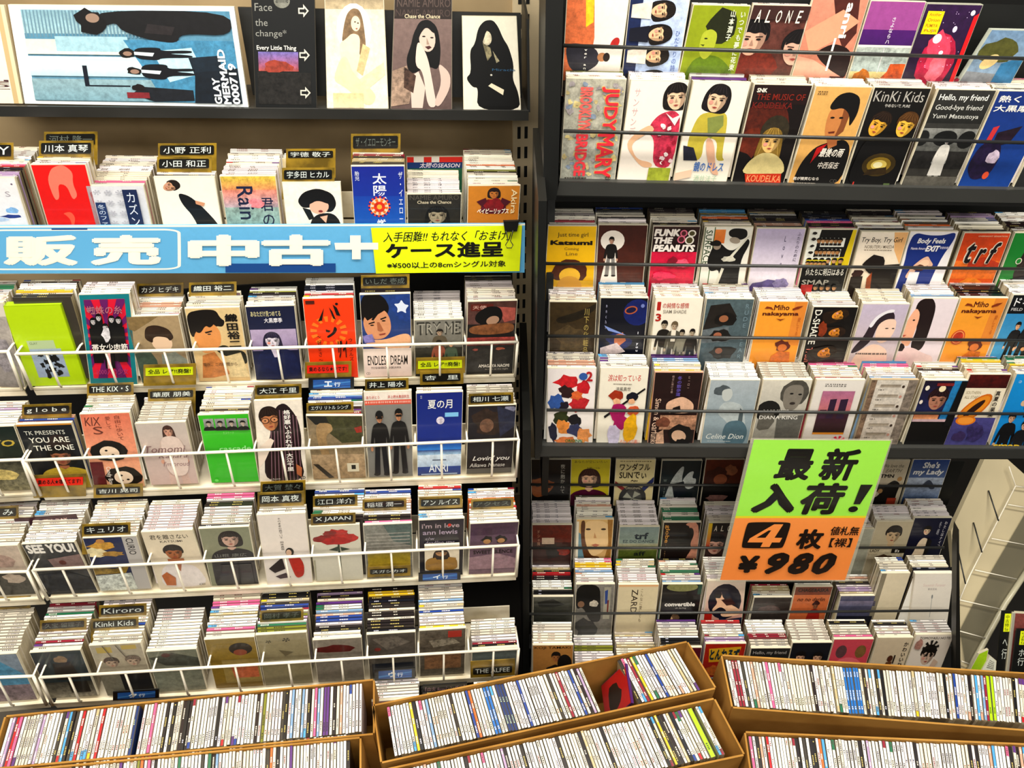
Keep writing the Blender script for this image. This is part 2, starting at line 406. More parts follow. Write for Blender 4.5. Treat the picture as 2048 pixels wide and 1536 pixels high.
# spine variants: unit boxes, top face towards +z, printed with colour blocks and rows of tiny type
VAR = []
def make_variants():
    R = random.Random(11)
    whites = ['fbf6e8', 'f6efdc', 'fdfaf2', 'ece2cc', 'f0e8e8', 'dcd4c4', 'fffdf6', 'e8ded0', 'e6dcdc', 'd8d4d0']
    darks = ['1c1a1c', '2a2024', '141a2c', '38302c', '2c1418', '4a443c']
    cols = ['c0202c', '2a4f9e', 'e8c22c', 'e06a98', '2c7a58', '5aa8d8', 'e87a3c', '6a3c88', '8a8c2c', '9a2840', 'c8b890', '88a8c8', 'b8a0c0', 'd8a890']
    def add(kind, base, name, type_c, obi=None, dens=10):
        vs = [(-.5, 0, 0), (.5, 0, 0), (.5, 1, 0), (-.5, 1, 0), (-.5, 0, -1), (.5, 0, -1), (.5, 1, -1), (-.5, 1, -1)]
        side = hexc(R.choice(['b8ab8c', 'cabfa4', '9c9076', 'a89a7c', 'd4c9b0', '857a64']))
        fs = [(0, 1, 2, 3), (4, 7, 6, 5), (0, 4, 5, 1), (1, 5, 6, 2), (2, 6, 7, 3), (3, 7, 4, 0)]
        b = (*hexc(base), .02); sd = (*side, .1); cs = [b, sd, b, sd, sd, sd]
        def q(x0, x1, y0, y1, c, z=.0012):
            n = len(vs); vs.extend([(x0, y0, z), (x1, y0, z), (x1, y1, z), (x0, y1, z)]); fs.append((n, n + 1, n + 2, n + 3)); cs.append((*hexc(c), 0))
        # clear-case edges, darkened to draw the shadow line between neighbouring cases
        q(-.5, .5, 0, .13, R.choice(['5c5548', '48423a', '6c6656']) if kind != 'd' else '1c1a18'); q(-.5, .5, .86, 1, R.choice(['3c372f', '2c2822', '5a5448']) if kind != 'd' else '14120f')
        if obi:
            for (x0, x1, c) in obi: q(x0, x1, .13, .86, c, .0018)
        x = -.44 + R.uniform(0, .1)
        runs = R.randint(1, 3)
        for k in range(runs):
            e = x + R.uniform(.06, .22)
            while x < min(e, .45):
                l = R.uniform(.012, .028); q(x, x + l, .34 + R.uniform(-.03, .03), .68, type_c, .0024); x += l + R.uniform(.008, .016)
            x += R.uniform(.12, .35)
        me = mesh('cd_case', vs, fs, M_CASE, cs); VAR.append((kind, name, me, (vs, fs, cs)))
    for i in range(30): add('w', whites[i % 10], 'white', R.choice(['3a3430', '5a5048', '7a7068', '4a4c68', '8a3030']))
    add('s', 'b4d818', 'lime green', '5c6c10'); add('s', '1e3f78', 'thick navy', 'b8c8a0'); add('s', '2878c0', 'bright blue', 'e8f0f8')
    for i in range(8): add('d', darks[i % 6], 'dark', R.choice(['e8e0d0', 'c8b870', 'd0d0e0']))
    nm = ['red', 'blue', 'yellow', 'pink', 'green', 'sky blue', 'orange', 'purple', 'olive', 'crimson', 'tan', 'pale blue', 'lilac', 'salmon']
    for i in range(14): add('c', cols[i], nm[i], R.choice(['fff8e8', 'fff8e8', '201818']))
    for i in range(14):
        c = R.choice(cols); side = R.choice([0, 1, 2])
        ob = [[(-.5, -.32, c)], [(.3, .5, c)], [(-.5, -.38, c), (.36, .5, R.choice(cols))]][side]
        add('o', whites[i % 10], 'colour-tipped', '5a5048', ob)
make_variants()
VIDX = {k: [i for i, v in enumerate(VAR) if v[0] == k] for k in 'wdcos'}
STY = {'b': (58, 14, 14, 14), 'w': (88, 3, 3, 6), 'm': (58, 12, 16, 14), 'd': (25, 45, 20, 10), 'p': (60, 2, 18, 20), 'W': (100, 0, 0, 0), 'c': (40, 14, 32, 14)}
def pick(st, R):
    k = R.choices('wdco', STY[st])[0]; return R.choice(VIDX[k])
FILED = []   # loc, rot, scale, variant, label, group, weight
USED = set()
CLEARB = []
def stack(row, TL, w, yb, st, s, h, seed, t=.0058, y0=.0055):
    R = random.Random(seed); k = 0; d = y0; last = None; out = []; run = 0; prevy = proj(TL)[1]
    while d < .17:
        q = TL + row.n * d / row.pp
        x, y = proj(q)
        if y < yb: break
        if run <= 0 or last is None:
            last = pick(st, R); run = (R.choice([1, 1, 1, 2, 2, 3]) if VAR[last][0] == 'w' else R.choice([1, 1, 2])) if st != 'W' else 9
        run -= 1; k += 1
        loc = q + row.X * (w / 2 + R.uniform(-.0012, .0012)) + row.U2 * (R.uniform(-.0025, .0004))
        sc = (w * R.uniform(.975, 1.0), t * .93, h * .93)
        e = row.rot.copy(); e.z += radians(R.uniform(-.15, .15))
        out.append((loc, e, sc, last, '%s cd edge filed %s behind %s' % (VAR[last][1], ordw(k), s), 'cd cases filed behind ' + s, (prevy - y) * w))
        row.maxd = max(getattr(row, 'maxd', 0), d + .006); prevy = y; d += t * R.uniform(.97, 1.06)
    FILED.extend(out); return k
def card(rn, xl, xr, yt, yb, s, art, st='m', bl=None, br=None, base=0, nostack=False, th=.0052, d=0.0, edge='e4dcc6', yr=None, back=None):
    """a face-out disc: printed cover part on a thin case, the rest of its pocket filed behind it up to picture height yb"""
    r = ROWS[rn]
    if back: d = r.dep(xl, back, yt)
    else: r.last = yt
    TL = r.on(xl, yt, d); TR = r.on(xr, yr if yr is not None else yt + r.sl * (xr - xl), d)
    al, b1 = r.ab(TL + r.PN * d); ar, b2 = r.ab(TR + r.PN * d)
    bb = .0025
    BL = r.P0 + r.X * al + r.U * bb - r.PN * d; BR = r.P0 + r.X * ar + r.U * bb - r.PN * d
    if bl is not None: BL = r.on(bl[0], bl[1], d)
    if br is not None: BR = r.on(br[0], br[1], d)
    lab = 'cd single with %s' % s
    if len(lab.split()) < 10: lab += ', in the ' + ROWNAME[rn]
    o = panel('cd_single', [TL, TR, BR, BL], th, art, M_CASE, -r.PN, lab, 'cd', None, 'cover', edge)
    if yb is not None and yb < yt - 3:
        w = (TR - TL).length
        stack(r, TL, w, yb, st, s, min(.165, (TL - BL).length), int(xl * 7 + yt))
    return o
def divider(rn, x0, x1, y0, y1, txt, yb, s, rank='', b=.002, dim=0, ref=None):
    """black name strip on a yellowed plate standing up between the discs; yb: picture height where it comes out of the stack"""
    r = ROWS[rn]; ref = ref or r.last
    yb = min(yb, y1 + 5, ref - 1); d = r.dep(x0, ref, yb)
    q = [r.on(x0 - 4, y0 - 4, d), r.on(x1 + 5, y0 - 4 + r.sl * (x1 - x0), d), r.on(x1 + 5, y1 + 40 + r.sl * (x1 - x0), d), r.on(x0 - 4, y1 + 40, d)]
    o = q[3].copy()
    pl = obj('name_divider', mesh('name_divider', [v - o for v in hexa([q[3], q[2], q[1], q[0]], r.PN * .001)], BOXF, M_GOLD), None, o,
             'black name divider%s behind %s' % (rank and ', ' + rank + ',', s), 'divider', 'artist name dividers in the wire baskets')
    z = [r.on(x0, y0, d + .0006), r.on(x1, y0 + r.sl * (x1 - x0), d + .0006), r.on(x1, y1 + r.sl * (x1 - x0), d + .0006), r.on(x0, y1, d + .0006)]
    a = Art(); a.q([2, 0, 98, 0, 100, 20, 100, 180, 98, 200, 2, 200, 0, 180, 0, 20], '0d100f', 0)
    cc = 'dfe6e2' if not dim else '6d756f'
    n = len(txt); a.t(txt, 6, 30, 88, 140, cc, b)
    art_obj('name_strip', z, a, -r.PN, pl, o, M_ART, 0.0001)
    return pl
def hang(rn, x0, x1, y0, y1, d, art, name, label, cat, group=None, body=None, th=.001, mt=None, rows=None):
    r = ROWS[rn]; sl = r.sl * (x1 - x0)
    q = rows or [r.on(x0, y0, d), r.on(x1, y0 + sl, d), r.on(x1, y1 + sl, d), r.on(x0, y1, d)]
    return panel(name, q, th, art, body or M_GOLD, -r.PN, label, cat, group, 'print', None, mt)
# ------------------------------------------------------------------ the setting: backboard, floor, side
yaw = radians(7)
WX, WN = V((cos(yaw), sin(yaw), 0)), V((-sin(yaw), cos(yaw), 0))
WP = at(540, 250, 1.0); WP = CAM + ray(540, 250) * ((1.335) / ray(540, 250).y)
def wallpt(px, py, d=0.): return hit(px, py, WP - WN * d, WN)
m = MB()
c0 = V((WP.x, WP.y, 0))
m.quadbox([c0 - WX * 1.6, c0 + WX * .52, c0 + WX * .52 + V((0, 0, 2.7)), c0 - WX * 1.6 + V((0, 0, 2.7))], WN * .02)
m.build('wall_back', M_WALL, kind='structure')
m = MB(); m.box((-2.6, -2.6, -.03), (3.2, 2.6, 0)); m.build('floor', mat('floor_vinyl', '2c2925', .4, noise=.15, nscale=5), kind='structure')  # vinyl kept very dark: its colour carries the deep shade down there
m = MB(); m.box((-2.6, -2.6, 2.8), (3.2, 2.6, 2.84)); m.build('ceiling', mat('ceiling_board', 'eeeae0', .8), kind='structure')
m = MB(); m.box((-2.6, 2.2, 0), (3.2, 2.25, 2.8)); m.build('wall_far', mat('far_wall_paint', '1a1917', .9), kind='structure')
M_SHADE = mat('shade_backing', '141311', .8)
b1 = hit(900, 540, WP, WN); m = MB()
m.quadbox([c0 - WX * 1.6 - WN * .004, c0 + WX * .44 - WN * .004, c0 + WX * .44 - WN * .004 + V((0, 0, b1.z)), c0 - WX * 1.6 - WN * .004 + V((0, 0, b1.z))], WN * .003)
m.build('wall_shade_panel', M_SHADE, kind='structure')  # black sheet added on the wall for the shade behind the lower baskets
# slotted upright
def vquad(x0, x1, py0, py1, d):
    a, b = wallpt(x0, py0, d), wallpt(x1, py0, d); c = wallpt(x0, py1, d)
    return [a, b, V((b.x, b.y, c.z)), V((a.x, a.y, c.z))]
q = vquad(1026, 1096, -60, 700, .012); q[2].z = q[3].z = .15
po = q[3].copy()
post = MB().quadbox([q[3], q[2], q[1], q[0]], WN * .03).build('slotted_upright', M_POST, None, po, label='beige slotted steel upright between the white baskets and dark rack', cat='upright')
m = MB(); P = (q[0] - q[3]); L = P.length; n = int(L / .039)
for k in range(n):
    for u in (.2, .43):
        b = q[3] + (q[2] - q[3]) * u + V((0, 0, .01 + k * .039)) - WN * .0006; r_ = (q[2] - q[3]).normalized() * .003
        m.quadbox([b - r_, b + r_, b + r_ + V((0, 0, .023)), b - r_ + V((0, 0, .023))], WN * .0004)
m.build('slots', M_DARK, post, po)
post['category'] = 'upright'

# ------------------------------------------------------------------ grey display shelf, top
T = ROWS['T']
def shelf_pts(r, x0, x1, y0, y1, d=0.): return [r.on(x0, y0, d), r.on(x1, y0 + r.sl * (x1 - x0), d), r.on(x1, y1 + r.sl * (x1 - x0), d), r.on(x0, y1, d)]
o = T.P0.copy(); root = obj('display_shelf', None, None, o, 'dark grey display shelf with a thin front lip against the backboard', 'shelf')
a, b, zz = T.on(-60, 212), T.on(1055, 222), V((0, 0, .003))
m = MB().quadbox([a - T.n * .012, b - T.n * .012, b + T.n * .1, a + T.n * .1], -zz); m.build('shelf_board', M_LIP, root, o)
a2, b2 = a - T.n * .013 + zz * 2.4, b - T.n * .013 + zz * 2.4
m = MB().quadbox([a2, b2, b2 - V((0, 0, .0165)), a2 - V((0, 0, .0165))], -T.n * .004); m.build('front_lip', M_RAIL, root, o)
m = MB(); e0 = b - T.n * .005
m.quadbox([e0, e0 + T.n * .11, e0 + T.n * .11 + V((0, 0, .15)), e0 + T.n * .035 + V((0, 0, .135))], T.X * .004); m.build('end_bracket', M_BLACK, root, o)
m = MB()
a3 = T.on(500, 205) + T.n * .03; b3 = T.on(1048, 210) + T.n * .03
m.quadbox([a3, b3, b3 + V((0, 0, .125)) + T.n * .03, a3 + V((0, 0, .125)) + T.n * .03], T.n * .003); m.build('back_plate', M_BLACK, root, o)

# ------------------------------------------------------------------ white wire baskets
def basket(rn, x0, x1, bl, br, tl, tr, cells, label, side=1, depth=.115):
    depth = {'A': .15, 'B': .1, 'C': .085, 'D': .105, 'E': .115}[rn]
    """bl, br: rail ends; tl, tr: tray lip ends; in picture points"""
    r = ROWS[rn]; DB = .024
    root = obj('wire_basket', None, None, r.on(*tl).copy(), label, 'basket'); o = root.location.copy()
    A, B = r.on(*bl, DB), r.on(*br, DB); a, b = r.on(*tl, .008), r.on(*tr, .008)
    lip = MB().quadbox([a, b, b - V((0, 0, .016)), a - V((0, 0, .016))], r.n * .002); lip.build('tray_lip', M_WHITE, root, o)
    dz = V((0, 0, .004)); MB().quadbox([a - dz, b - dz, b + r.n * depth - dz, a + r.n * depth - dz], -V((0, 0, .002))).build('tray', M_WHITE, root, o)
    MB().quadbox([a + r.n * depth, b + r.n * depth, b + r.n * depth + V((0, 0, .05)), a + r.n * depth + V((0, 0, .05))], r.n * .002).build('back_plate', M_WHITE, root, o)
    MB().tube([A, B], .0026).build('front_rail', M_WIRE, root, o, True)
    for k in range(cells):
        u = (k + .5) / cells; p = A.lerp(B, u); q = a.lerp(b, u) - r.n * .003
        MB().tube([p, p.lerp(q, .9), q + r.n * .004], .002, 6).build('upright_rod', M_WIRE, root, o, True)
    for k in range(cells + 1):
        u = k / cells; p = A.lerp(B, u)
        MB().tube([p, p + r.n * .02 + V((0, 0, -.002)), p + r.n * .05 + V((0, 0, -.012))], .0017, 6).build('side_rod', M_WIRE, root, o, True)
    for p, q in ((A, a), (B, b)):
        MB().tube([p, q - r.n * .003], .0026, 6).build('end_rod', M_WIRE, root, o, True)
    return root
basket('A', 0, 0, (-120, 470), (1046, 462), (-100, 532), (1044, 524), 9, 'white wire basket behind the blue banner, highest of the baskets')
basket('B', 0, 0, (32, 708), (1035, 684), (65, 776), (1030, 750), 9, 'white wire basket below the blue banner')
basket('C', 0, 0, (50, 921), (1037, 878), (83, 988), (1032, 951), 9, 'white wire basket with the bright green and navy moon covers, third down')
basket('D', 0, 0, (66, 1140), (1037, 1090), (97, 1196), (1032, 1150), 9, 'white wire basket with the rose and piano covers, fourth down')
basket('E', 0, 0, (80, 1355), (1037, 1297), (107, 1407), (1032, 1351), 9, 'lowest white wire basket, just above the cartons')
basket('B', 0, 0, (-110, 706), (15, 703), (-80, 780), (46, 777), 1, 'end of a neighbouring white wire basket beside the lime folder')
basket('C', 0, 0, (-100, 925), (44, 919), (-60, 995), (72, 988), 1, 'end of a neighbouring white basket holding the dark green cover')
basket('D', 0, 0, (-90, 1147), (54, 1143), (-50, 1205), (84, 1198), 1, 'end of a neighbouring white basket holding the beige sketch cover')
basket('E', 0, 0, (-80, 1358), (66, 1352), (-40, 1418), (94, 1406), 1, 'lowest end of a neighbouring white basket beside the bottom basket')
for i, x in enumerate((-30,)): pass
bk = ROWS['E']

# ------------------------------------------------------------------ row T: big sleeves
A_ = Art
def band():
    a = A_().bg('e9eff0', None, .02)
    a.r(5, 9, 97.6, 193, '5f93ad', '6f9db3', .2)
    a.r(5, 9, 62, 55, '93b7c4', 'a9c8cf', .25)
    for k in range(34): a.r(5.5 + k * 1.55, 10, 6.1 + k * 1.55, 62, '7596a6')
    a.r(5, 66, 50, 96, 'f0ead0', 'dfe9d8', .1).r(18, 60, 50, 90, 'a9cbd6', None, .2).r(5, 100, 62, 140, 'e8f1f0', 'bcdde8', .1)
    a.r(24, 104, 60, 108, 'c8e4ee').r(24, 116, 60, 121, 'cfe6ee').r(5, 146, 60, 191, '97b3bb', '84a7b3', .3)
    a.q([48, 66, 97.6, 66, 97.6, 193, 62, 191, 56, 130], '4f8fb0', .35).p([60, 88, 78, 80, 82, 130, 66, 150], 'bfe2ee', .2).p([76, 100, 90, 95, 92, 186, 80, 186], '1c2c3a', .4).q([78, 130, 97.6, 120, 97.6, 193, 76, 193], '16222e', .4)
    a.q([28, 118, 30, 118, 30, 158, 48, 158, 48, 161, 28, 161], '1a2230')
    a.p([37, 9, 97.6, 9, 97.6, 56, 74, 52, 72, 72, 60, 66, 48, 48, 46, 32, 40, 40], '17161a', .5)
    a.blob(35, 30, 6.5, 22, '120e10', .3, 5).e(36, 24, 3, 9, 'a08878').p([60, 34, 72, 40, 70, 56, 58, 52], '302a2c', .4)
    def man(cx, cy, l, w=1.): # lying figure, head towards the left edge
        a.p([cx + 2, cy - 11 * w, cx + 14, cy - 12 * w, cx + 14, cy - 5, cx + l, cy - 7, cx + l, cy - 1, cx + 16, cy, cx + l, cy + 3, cx + l, cy + 8, cx + 14, cy + 9, cx + 12, cy + 14 * w, cx + 2, cy + 11 * w], '10131c', .3)
        a.blob(cx - 1, cy, 3.4, 8.5, '1c1210', .3, int(cy)); a.e(cx - 1, cy + 1, 2, 4.6, 'a08474'); a.p([cx + 2, cy - 3, cx + 11, cy - 1, cx + 10, cy + 6, cx + 2, cy + 3], 'd8e4ea')
    man(50, 92, 28); man(52, 128, 26, 1.25)
    a.p([53, 160, 76, 166, 76, 188, 58, 191, 48, 176], '20242c', .5).blob(52, 162, 3, 8, '241a18', .3, 4).r(46, 172, 56, 184, '8a3038', None, .3)
    a.t('GLAY', 85.2, 140, 3.4, 54, 'f4fafc', .03, -90).t('MERMAID', 89.3, 82, 3.4, 112, 'f4fafc', .03, -90).t('000719', 93.4, 110, 3.5, 84, 'f4fafc', .03, -90)
    return a
a = band()
for l in a.T: pass
T_ = ROWS['T']
big = panel('sleeve', [T_.on(16, 9), T_.on(468, 13), T_.on(497, 214), T_.on(50, 207)], .007, a, M_CASE, -T_.PN, 'large laminated band photo sleeve lying on its side at shelf end', 'record sleeve', None, 'cover', 'e6dcc4')
a = A_().bg('f4ecdc', 'efe2d2', .05).t('PURE', 20, 150, 60, 20, '4a2430', .02, -90).r(82, 0, 92, 200, 'cbb489').r(92, 0, 100, 200, 'e6d6b4')
panel('sleeve', [T_.on(-90, 8), T_.on(8, 10), T_.on(46, 207), T_.on(-50, 206)], .006, a, M_CASE, -T_.PN, 'white sleeve with a tan edge cut off at the shelf end', 'record sleeve', None, 'cover')
a = A_().bg('17191b', '1d1f20', .12).t('Face', 4, 18, 28, 13, '9a9a94').t('the', 4, 44, 20, 12, '9a9a94').t('change*', 4, 62, 50, 15, '9a9a94').t('Every Little Thing', 5, 89, 64, 10, 'e8e6e0', .01)
a.e(48, 14, 13, 12, '8a8a80', 0, .3).t('anime', 38, 8, 20, 9, '2a2a2a').r(7, 100, 72, 134, '8278b8', 'b05a50', .5).blob(38, 126, 22, 12, 'a04838', .5, 2).blob(48, 150, 26, 10, '56504a', .8, 8).r(5, 136, 92, 194, '2a2826', None, .9)
for y in (30, 105, 172):
    a.q([74, y - 5, 82, y - 5, 82, y - 11, 91, y, 82, y + 11, 82, y + 5, 74, y + 5], 'd8d4c8').q([76, y - 2.6, 84, y - 2.6, 84, y - 5, 88, y, 84, y + 5, 84, y + 2.6, 76, y + 2.6], '1b1c1d')
card('T', 503, 628, -16, None, 'black change cover with three white arrows', a, bl=(512, 214), br=(633, 216), edge='504c44')
a = A_().bg('e7dcc2', 'f4ecd8', .2).r(0, 0, 100, 26, '8a7c66', 'c9b898', .3).e(48, 60, 30, 44, 'f6efdf', 0, .08)
a.p([36, 34, 46, 24, 58, 26, 64, 44, 68, 92, 60, 112, 52, 92, 40, 78, 26, 84, 30, 56], '8c7458', .5).e(51, 50, 8, 13, 'f0dcc0').p([44, 66, 58, 70, 56, 100, 52, 140, 40, 150, 24, 110, 22, 84, 34, 76], 'f6e4c4', .1)
a.p([22, 112, 34, 104, 44, 138, 82, 172, 76, 192, 62, 194, 30, 160, 10, 150], 'f2dcb4', .12).p([50, 150, 96, 116, 98, 138, 66, 166], 'eadbb8', .2).p([62, 84, 74, 92, 60, 140, 50, 132], 'd9c294', .3)
a.e(50, 47, 1.6, 1, '3a2a20').e(55, 49, 1.6, 1, '3a2a20').p([50, 58, 54, 57, 53, 60], 'a86050').r(10, 172, 60, 199, 'e8cfa0', 'f0dcb8', .2)
card('T', 650, 766, -14, None, 'cream cover with seated long-haired figure in pale wash', a, bl=(655, 216), br=(776, 217))
a = A_().bg('8d7872', '6f5c58', .18).r(0, 0, 100, 38, '3a2f2c').t('NAMIE AMURO', 4, 4, 94, 14, '6a5a54').t('NAMIE AMURO', 2, 22, 96, 12, '5c4d48').t('Chase the Chance', 18, 30, 62, 7, 'e8d8b8', .01)
a.p([36, 60, 44, 42, 60, 38, 76, 52, 82, 92, 78, 128, 60, 120, 30, 138, 22, 110, 30, 84], '0d0b0c', .2).e(58, 72, 14, 23, 'dcc6b8', -6).e(52, 68, 3, 1.3, '181010').e(66, 70, 3, 1.3, '181010').p([54, 86, 62, 84, 66, 87, 60, 91], '5a3434').p([57, 70, 62, 82, 57, 82], 'b09888')
a.p([34, 56, 54, 42, 74, 56, 70, 64, 56, 50, 44, 66, 36, 110, 26, 120], '120f10').p([40, 80, 46, 78, 60, 106, 68, 150, 76, 196, 60, 196, 52, 130, 38, 120], 'e6d2c6').p([0, 130, 24, 120, 34, 150, 30, 190, 0, 196], 'a8907e', .6).p([30, 140, 44, 130, 56, 160, 52, 198, 34, 198], 'e0ccc0').p([76, 112, 98, 132, 98, 160, 80, 196, 70, 190, 84, 150], 'd8c2b6').p([20, 122, 40, 138, 36, 170, 20, 160], '5c463c', .9)
card('T', 790, 903, -8, None, 'brown-toned cover with dark-haired smoking portrait', a, bl=(782, 217), br=(903, 219), edge='9a9080')
a = A_().bg('e9e4d2', 'f4efdf', .05).p([28, 24, 40, 8, 56, 6, 66, 20, 74, 44, 84, 62, 92, 100, 88, 130, 98, 160, 100, 200, 22, 200, 26, 150, 16, 150, 4, 130, 14, 118, 12, 70, 22, 56], '090909', .1)
a.e(44, 44, 9, 15, 'd8ceb4', 0, .5).p([30, 30, 46, 12, 62, 34, 72, 62, 60, 50, 46, 20, 34, 60, 26, 82], '12100e').p([36, 54, 50, 64, 52, 80, 44, 92], '8c8468', .9).p([54, 70, 66, 92, 60, 96], 'a8a084', .8).p([44, 146, 50, 140, 72, 154, 70, 166], 'eee4ca').t('Miracle', 52, 108, 42, 5, '3c6a8c').e(50, 122, 2, 2, 'd8d4c8')
card('T', 925, 1032, 33, None, 'white cover with black-coated long-haired figure', a, bl=(928, 219), br=(1041, 221))

# ------------------------------------------------------------------ row A (behind the banner)
a = A_().bg('e4e2e2', 'cfd8e4', .06).blob(60, 88, 30, 4, '2a3f86', .3, 3).blob(70, 74, 18, 8, '8ab4dc', .3, 4).blob(20, 94, 30, 5, 'b8cce4', .2, 5).e(88, 14, 3, 2, '7a6a80').t('S', 62, 30, 14, 12, 'b0a8b0')
card('A', -45, 28, 356, 292, 'white cover with a blue snowy horizon', a)
divider('A', -40, 22, 290, 313, '  V Y', 330, 'the snowy horizon cover', '', dim=0)
a = A_().bg('e01812', 'd00c0a', .05).p([46, 2, 60, 0, 74, 14, 68, 36, 72, 60, 60, 70, 56, 40, 40, 36, 36, 66, 26, 70, 22, 30, 34, 8], 'f0806c', .06).p([34, 96, 50, 92, 56, 104, 50, 120, 44, 130, 46, 110, 40, 100], 'f06048')
card('A', 62, 170, 330, 306, 'bright red cover with a pale upturned figure', a, 'w')
divider('A', 82, 182, 286, 308, '川本 真琴', 322, 'the bright red cover', 'front one', .005)
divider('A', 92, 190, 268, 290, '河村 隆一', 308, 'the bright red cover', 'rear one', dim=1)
a = A_().bg('d8d8dc', 'c6ccd4', .08)
for i in range(3):
    for j in range(4): a.rays(16 + i * 20, 16 + j * 26, 7, 'b8b8c0', 6, i + j)
a.r(62, 8, 88, 108, '1f3058').v('カズン', 66, 12, 18, 92, 'dfe6f0').r(10, 40, 28, 110, '28406c').v('冬のファン', 12, 44, 14, 70, 'c8d4e4')
card('A', 172, 286, 372, 312, 'grey snowflake cover with two navy title strips', a, 'w')
a = A_().bg('efe8da', 'f2ecdf', .03).p([34, 34, 54, 42, 74, 70, 96, 110, 100, 150, 66, 150, 54, 90, 38, 60], '14151b', .2).head(24, 20, 26, 'd0a080', '20140e', 'short', 60).p([62, 52, 78, 58, 74, 66, 62, 60], 'd09a78').t('le gens', 14, 112, 24, 8, 'd03a30')
card('A', 308, 428, 355, 338, 'white cover with dark-coated man leaning diagonally', a, 'o' if 0 else 'w')
divider('A', 318, 418, 318, 337, '小田 和正', 352, 'the leaning man cover', 'front one', .005)
divider('A', 320, 428, 291, 310, '小野 正利', 336, 'the leaning man cover', 'rear one', .005)
a = A_().bg('e8b46a', '3f8f9e', .5).r(0, 0, 100, 30, 'd8c050', 'e09868', .5).r(0, 30, 100, 70, 'e0907a', 'b8a8b0', .5).r(0, 70, 100, 200, '9ab0a8', '2c8c9c', .5).t('Rain', 26, 22, 30, 76, '222a4a', .01, 90).v('君の', 66, 44, 26, 72, '222a4a', .01).blob(60, 60, 14, 10, 'e08a90', .5, 5)
card('A', 440, 550, 353, 297, 'tie-dye rainbow cover with sideways rain title', a, 'w')
a = A_().bg('f0e9dc').p([40, 98, 56, 76, 84, 74, 98, 100, 98, 200, 38, 200], '141216', .2).p([22, 44, 34, 22, 60, 12, 86, 26, 92, 54, 80, 76, 50, 60, 30, 62], '0e0d0f', .2).e(60, 58, 17, 19, 'e6b8a0', 15).p([36, 46, 60, 30, 84, 44, 80, 54, 58, 42, 42, 54], '0e0d0f').e(62, 70, 4, 3, '8a3030').p([30, 60, 44, 66, 50, 88, 40, 92], '0e0d0f').p([60, 84, 74, 80, 70, 100], 'e6b8a0')
card('A', 565, 680, 366, None, 'white cover with a woman in a floppy black hat', a)
divider('A', 568, 664, 340, 359, '宇多田 ヒカル', 364, 'the floppy black hat cover', 'front one', .003)
a = A_().bg('e8d8b0', None, .05).p([60, 10, 70, 0, 90, 0, 96, 14, 96, 60, 60, 60], '5a2c24', .3)
r = ROWS['A']; TLq = r.on(565, 366)
card('A', 564, 664, 318, 302, 'cream cover peeping out behind the black hat', a, 'm', back=366)
divider('A', 576, 666, 302, 316, '宇徳 敬子', 319, 'the cream peeping cover', '', .003)
a = A_().bg('1c2f96', '184fae', .06).r(0, 60, 100, 130, '1c4aa8', '1566b8', .06).v('太陽が', 38, 12, 28, 72, 'f0f0f4', .012).e(50, 82, 22, 22, '1c2f96').rays(50, 82, 22, 'd84a38', 16).e(50, 82, 18, 18, 'e8d0b0').rays(50, 82, 17, 'e87a28', 9).e(50, 82, 11, 11, 'd83818', 0, .4).e(50, 82, 5, 5, 'f0b040').v('ザ・イエロー', 88, 8, 9, 108, 'e8ecf4').v('胎児', 5, 8, 9, 20, 'e8ecf4').t('燃', 44, 108, 18, 16, 'f0f0f4', .01)
card('A', 703, 808, 333, 301, 'blue cover with a round orange sun emblem', a, 'm')
divider('A', 706, 796, 272, 297, 'ザ・イエローモンキー', 312, 'the orange sun emblem cover', '', dim=1)
a = A_().bg('35322c', '242019', .3).t('NAMIE AMURO', 4, 2, 92, 14, '5f5a50').t('Chase the Chance', 18, 18, 64, 9, 'd8ccb0', .01).head(56, 62, 46, 'a89c84', '15120f', 'long').p([34, 90, 44, 76, 50, 110, 38, 120], '9c9078')
card('A', 815, 922, 389, 338, 'dark olive cover with brown-haired close-up', a, 'W')
a = A_().bg('2a6a4c').r(0, 0, 100, 14, 'e0382c').r(12, 0, 30, 14, 'f0e8dc').r(44, 0, 58, 14, 'f0e8dc').r(0, 14, 100, 30, '26467c').t('太陽のSEASON', 22, 15, 74, 14, 'f0e4e8', .01, 0, .2)
card('A', 814, 925, 314, None, 'red striped season cover standing at the pocket back', a, back=389)
a = A_().bg('cf8a30', 'c07a24', .08).bust(50, 20, 24, 'c8803c', '2a1410', '6a1c30', 'bob').p([16, 40, 34, 30, 40, 48, 26, 52], '5a1428').p([84, 40, 66, 30, 60, 48, 74, 52], '5a1428').blob(50, 50, 18, 18, '8c1c24', .5, 6).t('Akira', 84, 8, 11, 64, 'f0dcb0', .01, 90).t('ベイビーリップス', 18, 58, 62, 14, 'fbf2e0', .02, 0, .2)
card('A', 937, 1040, 372, 295, 'ochre cover with mittened figure in dark red', a, 'm')

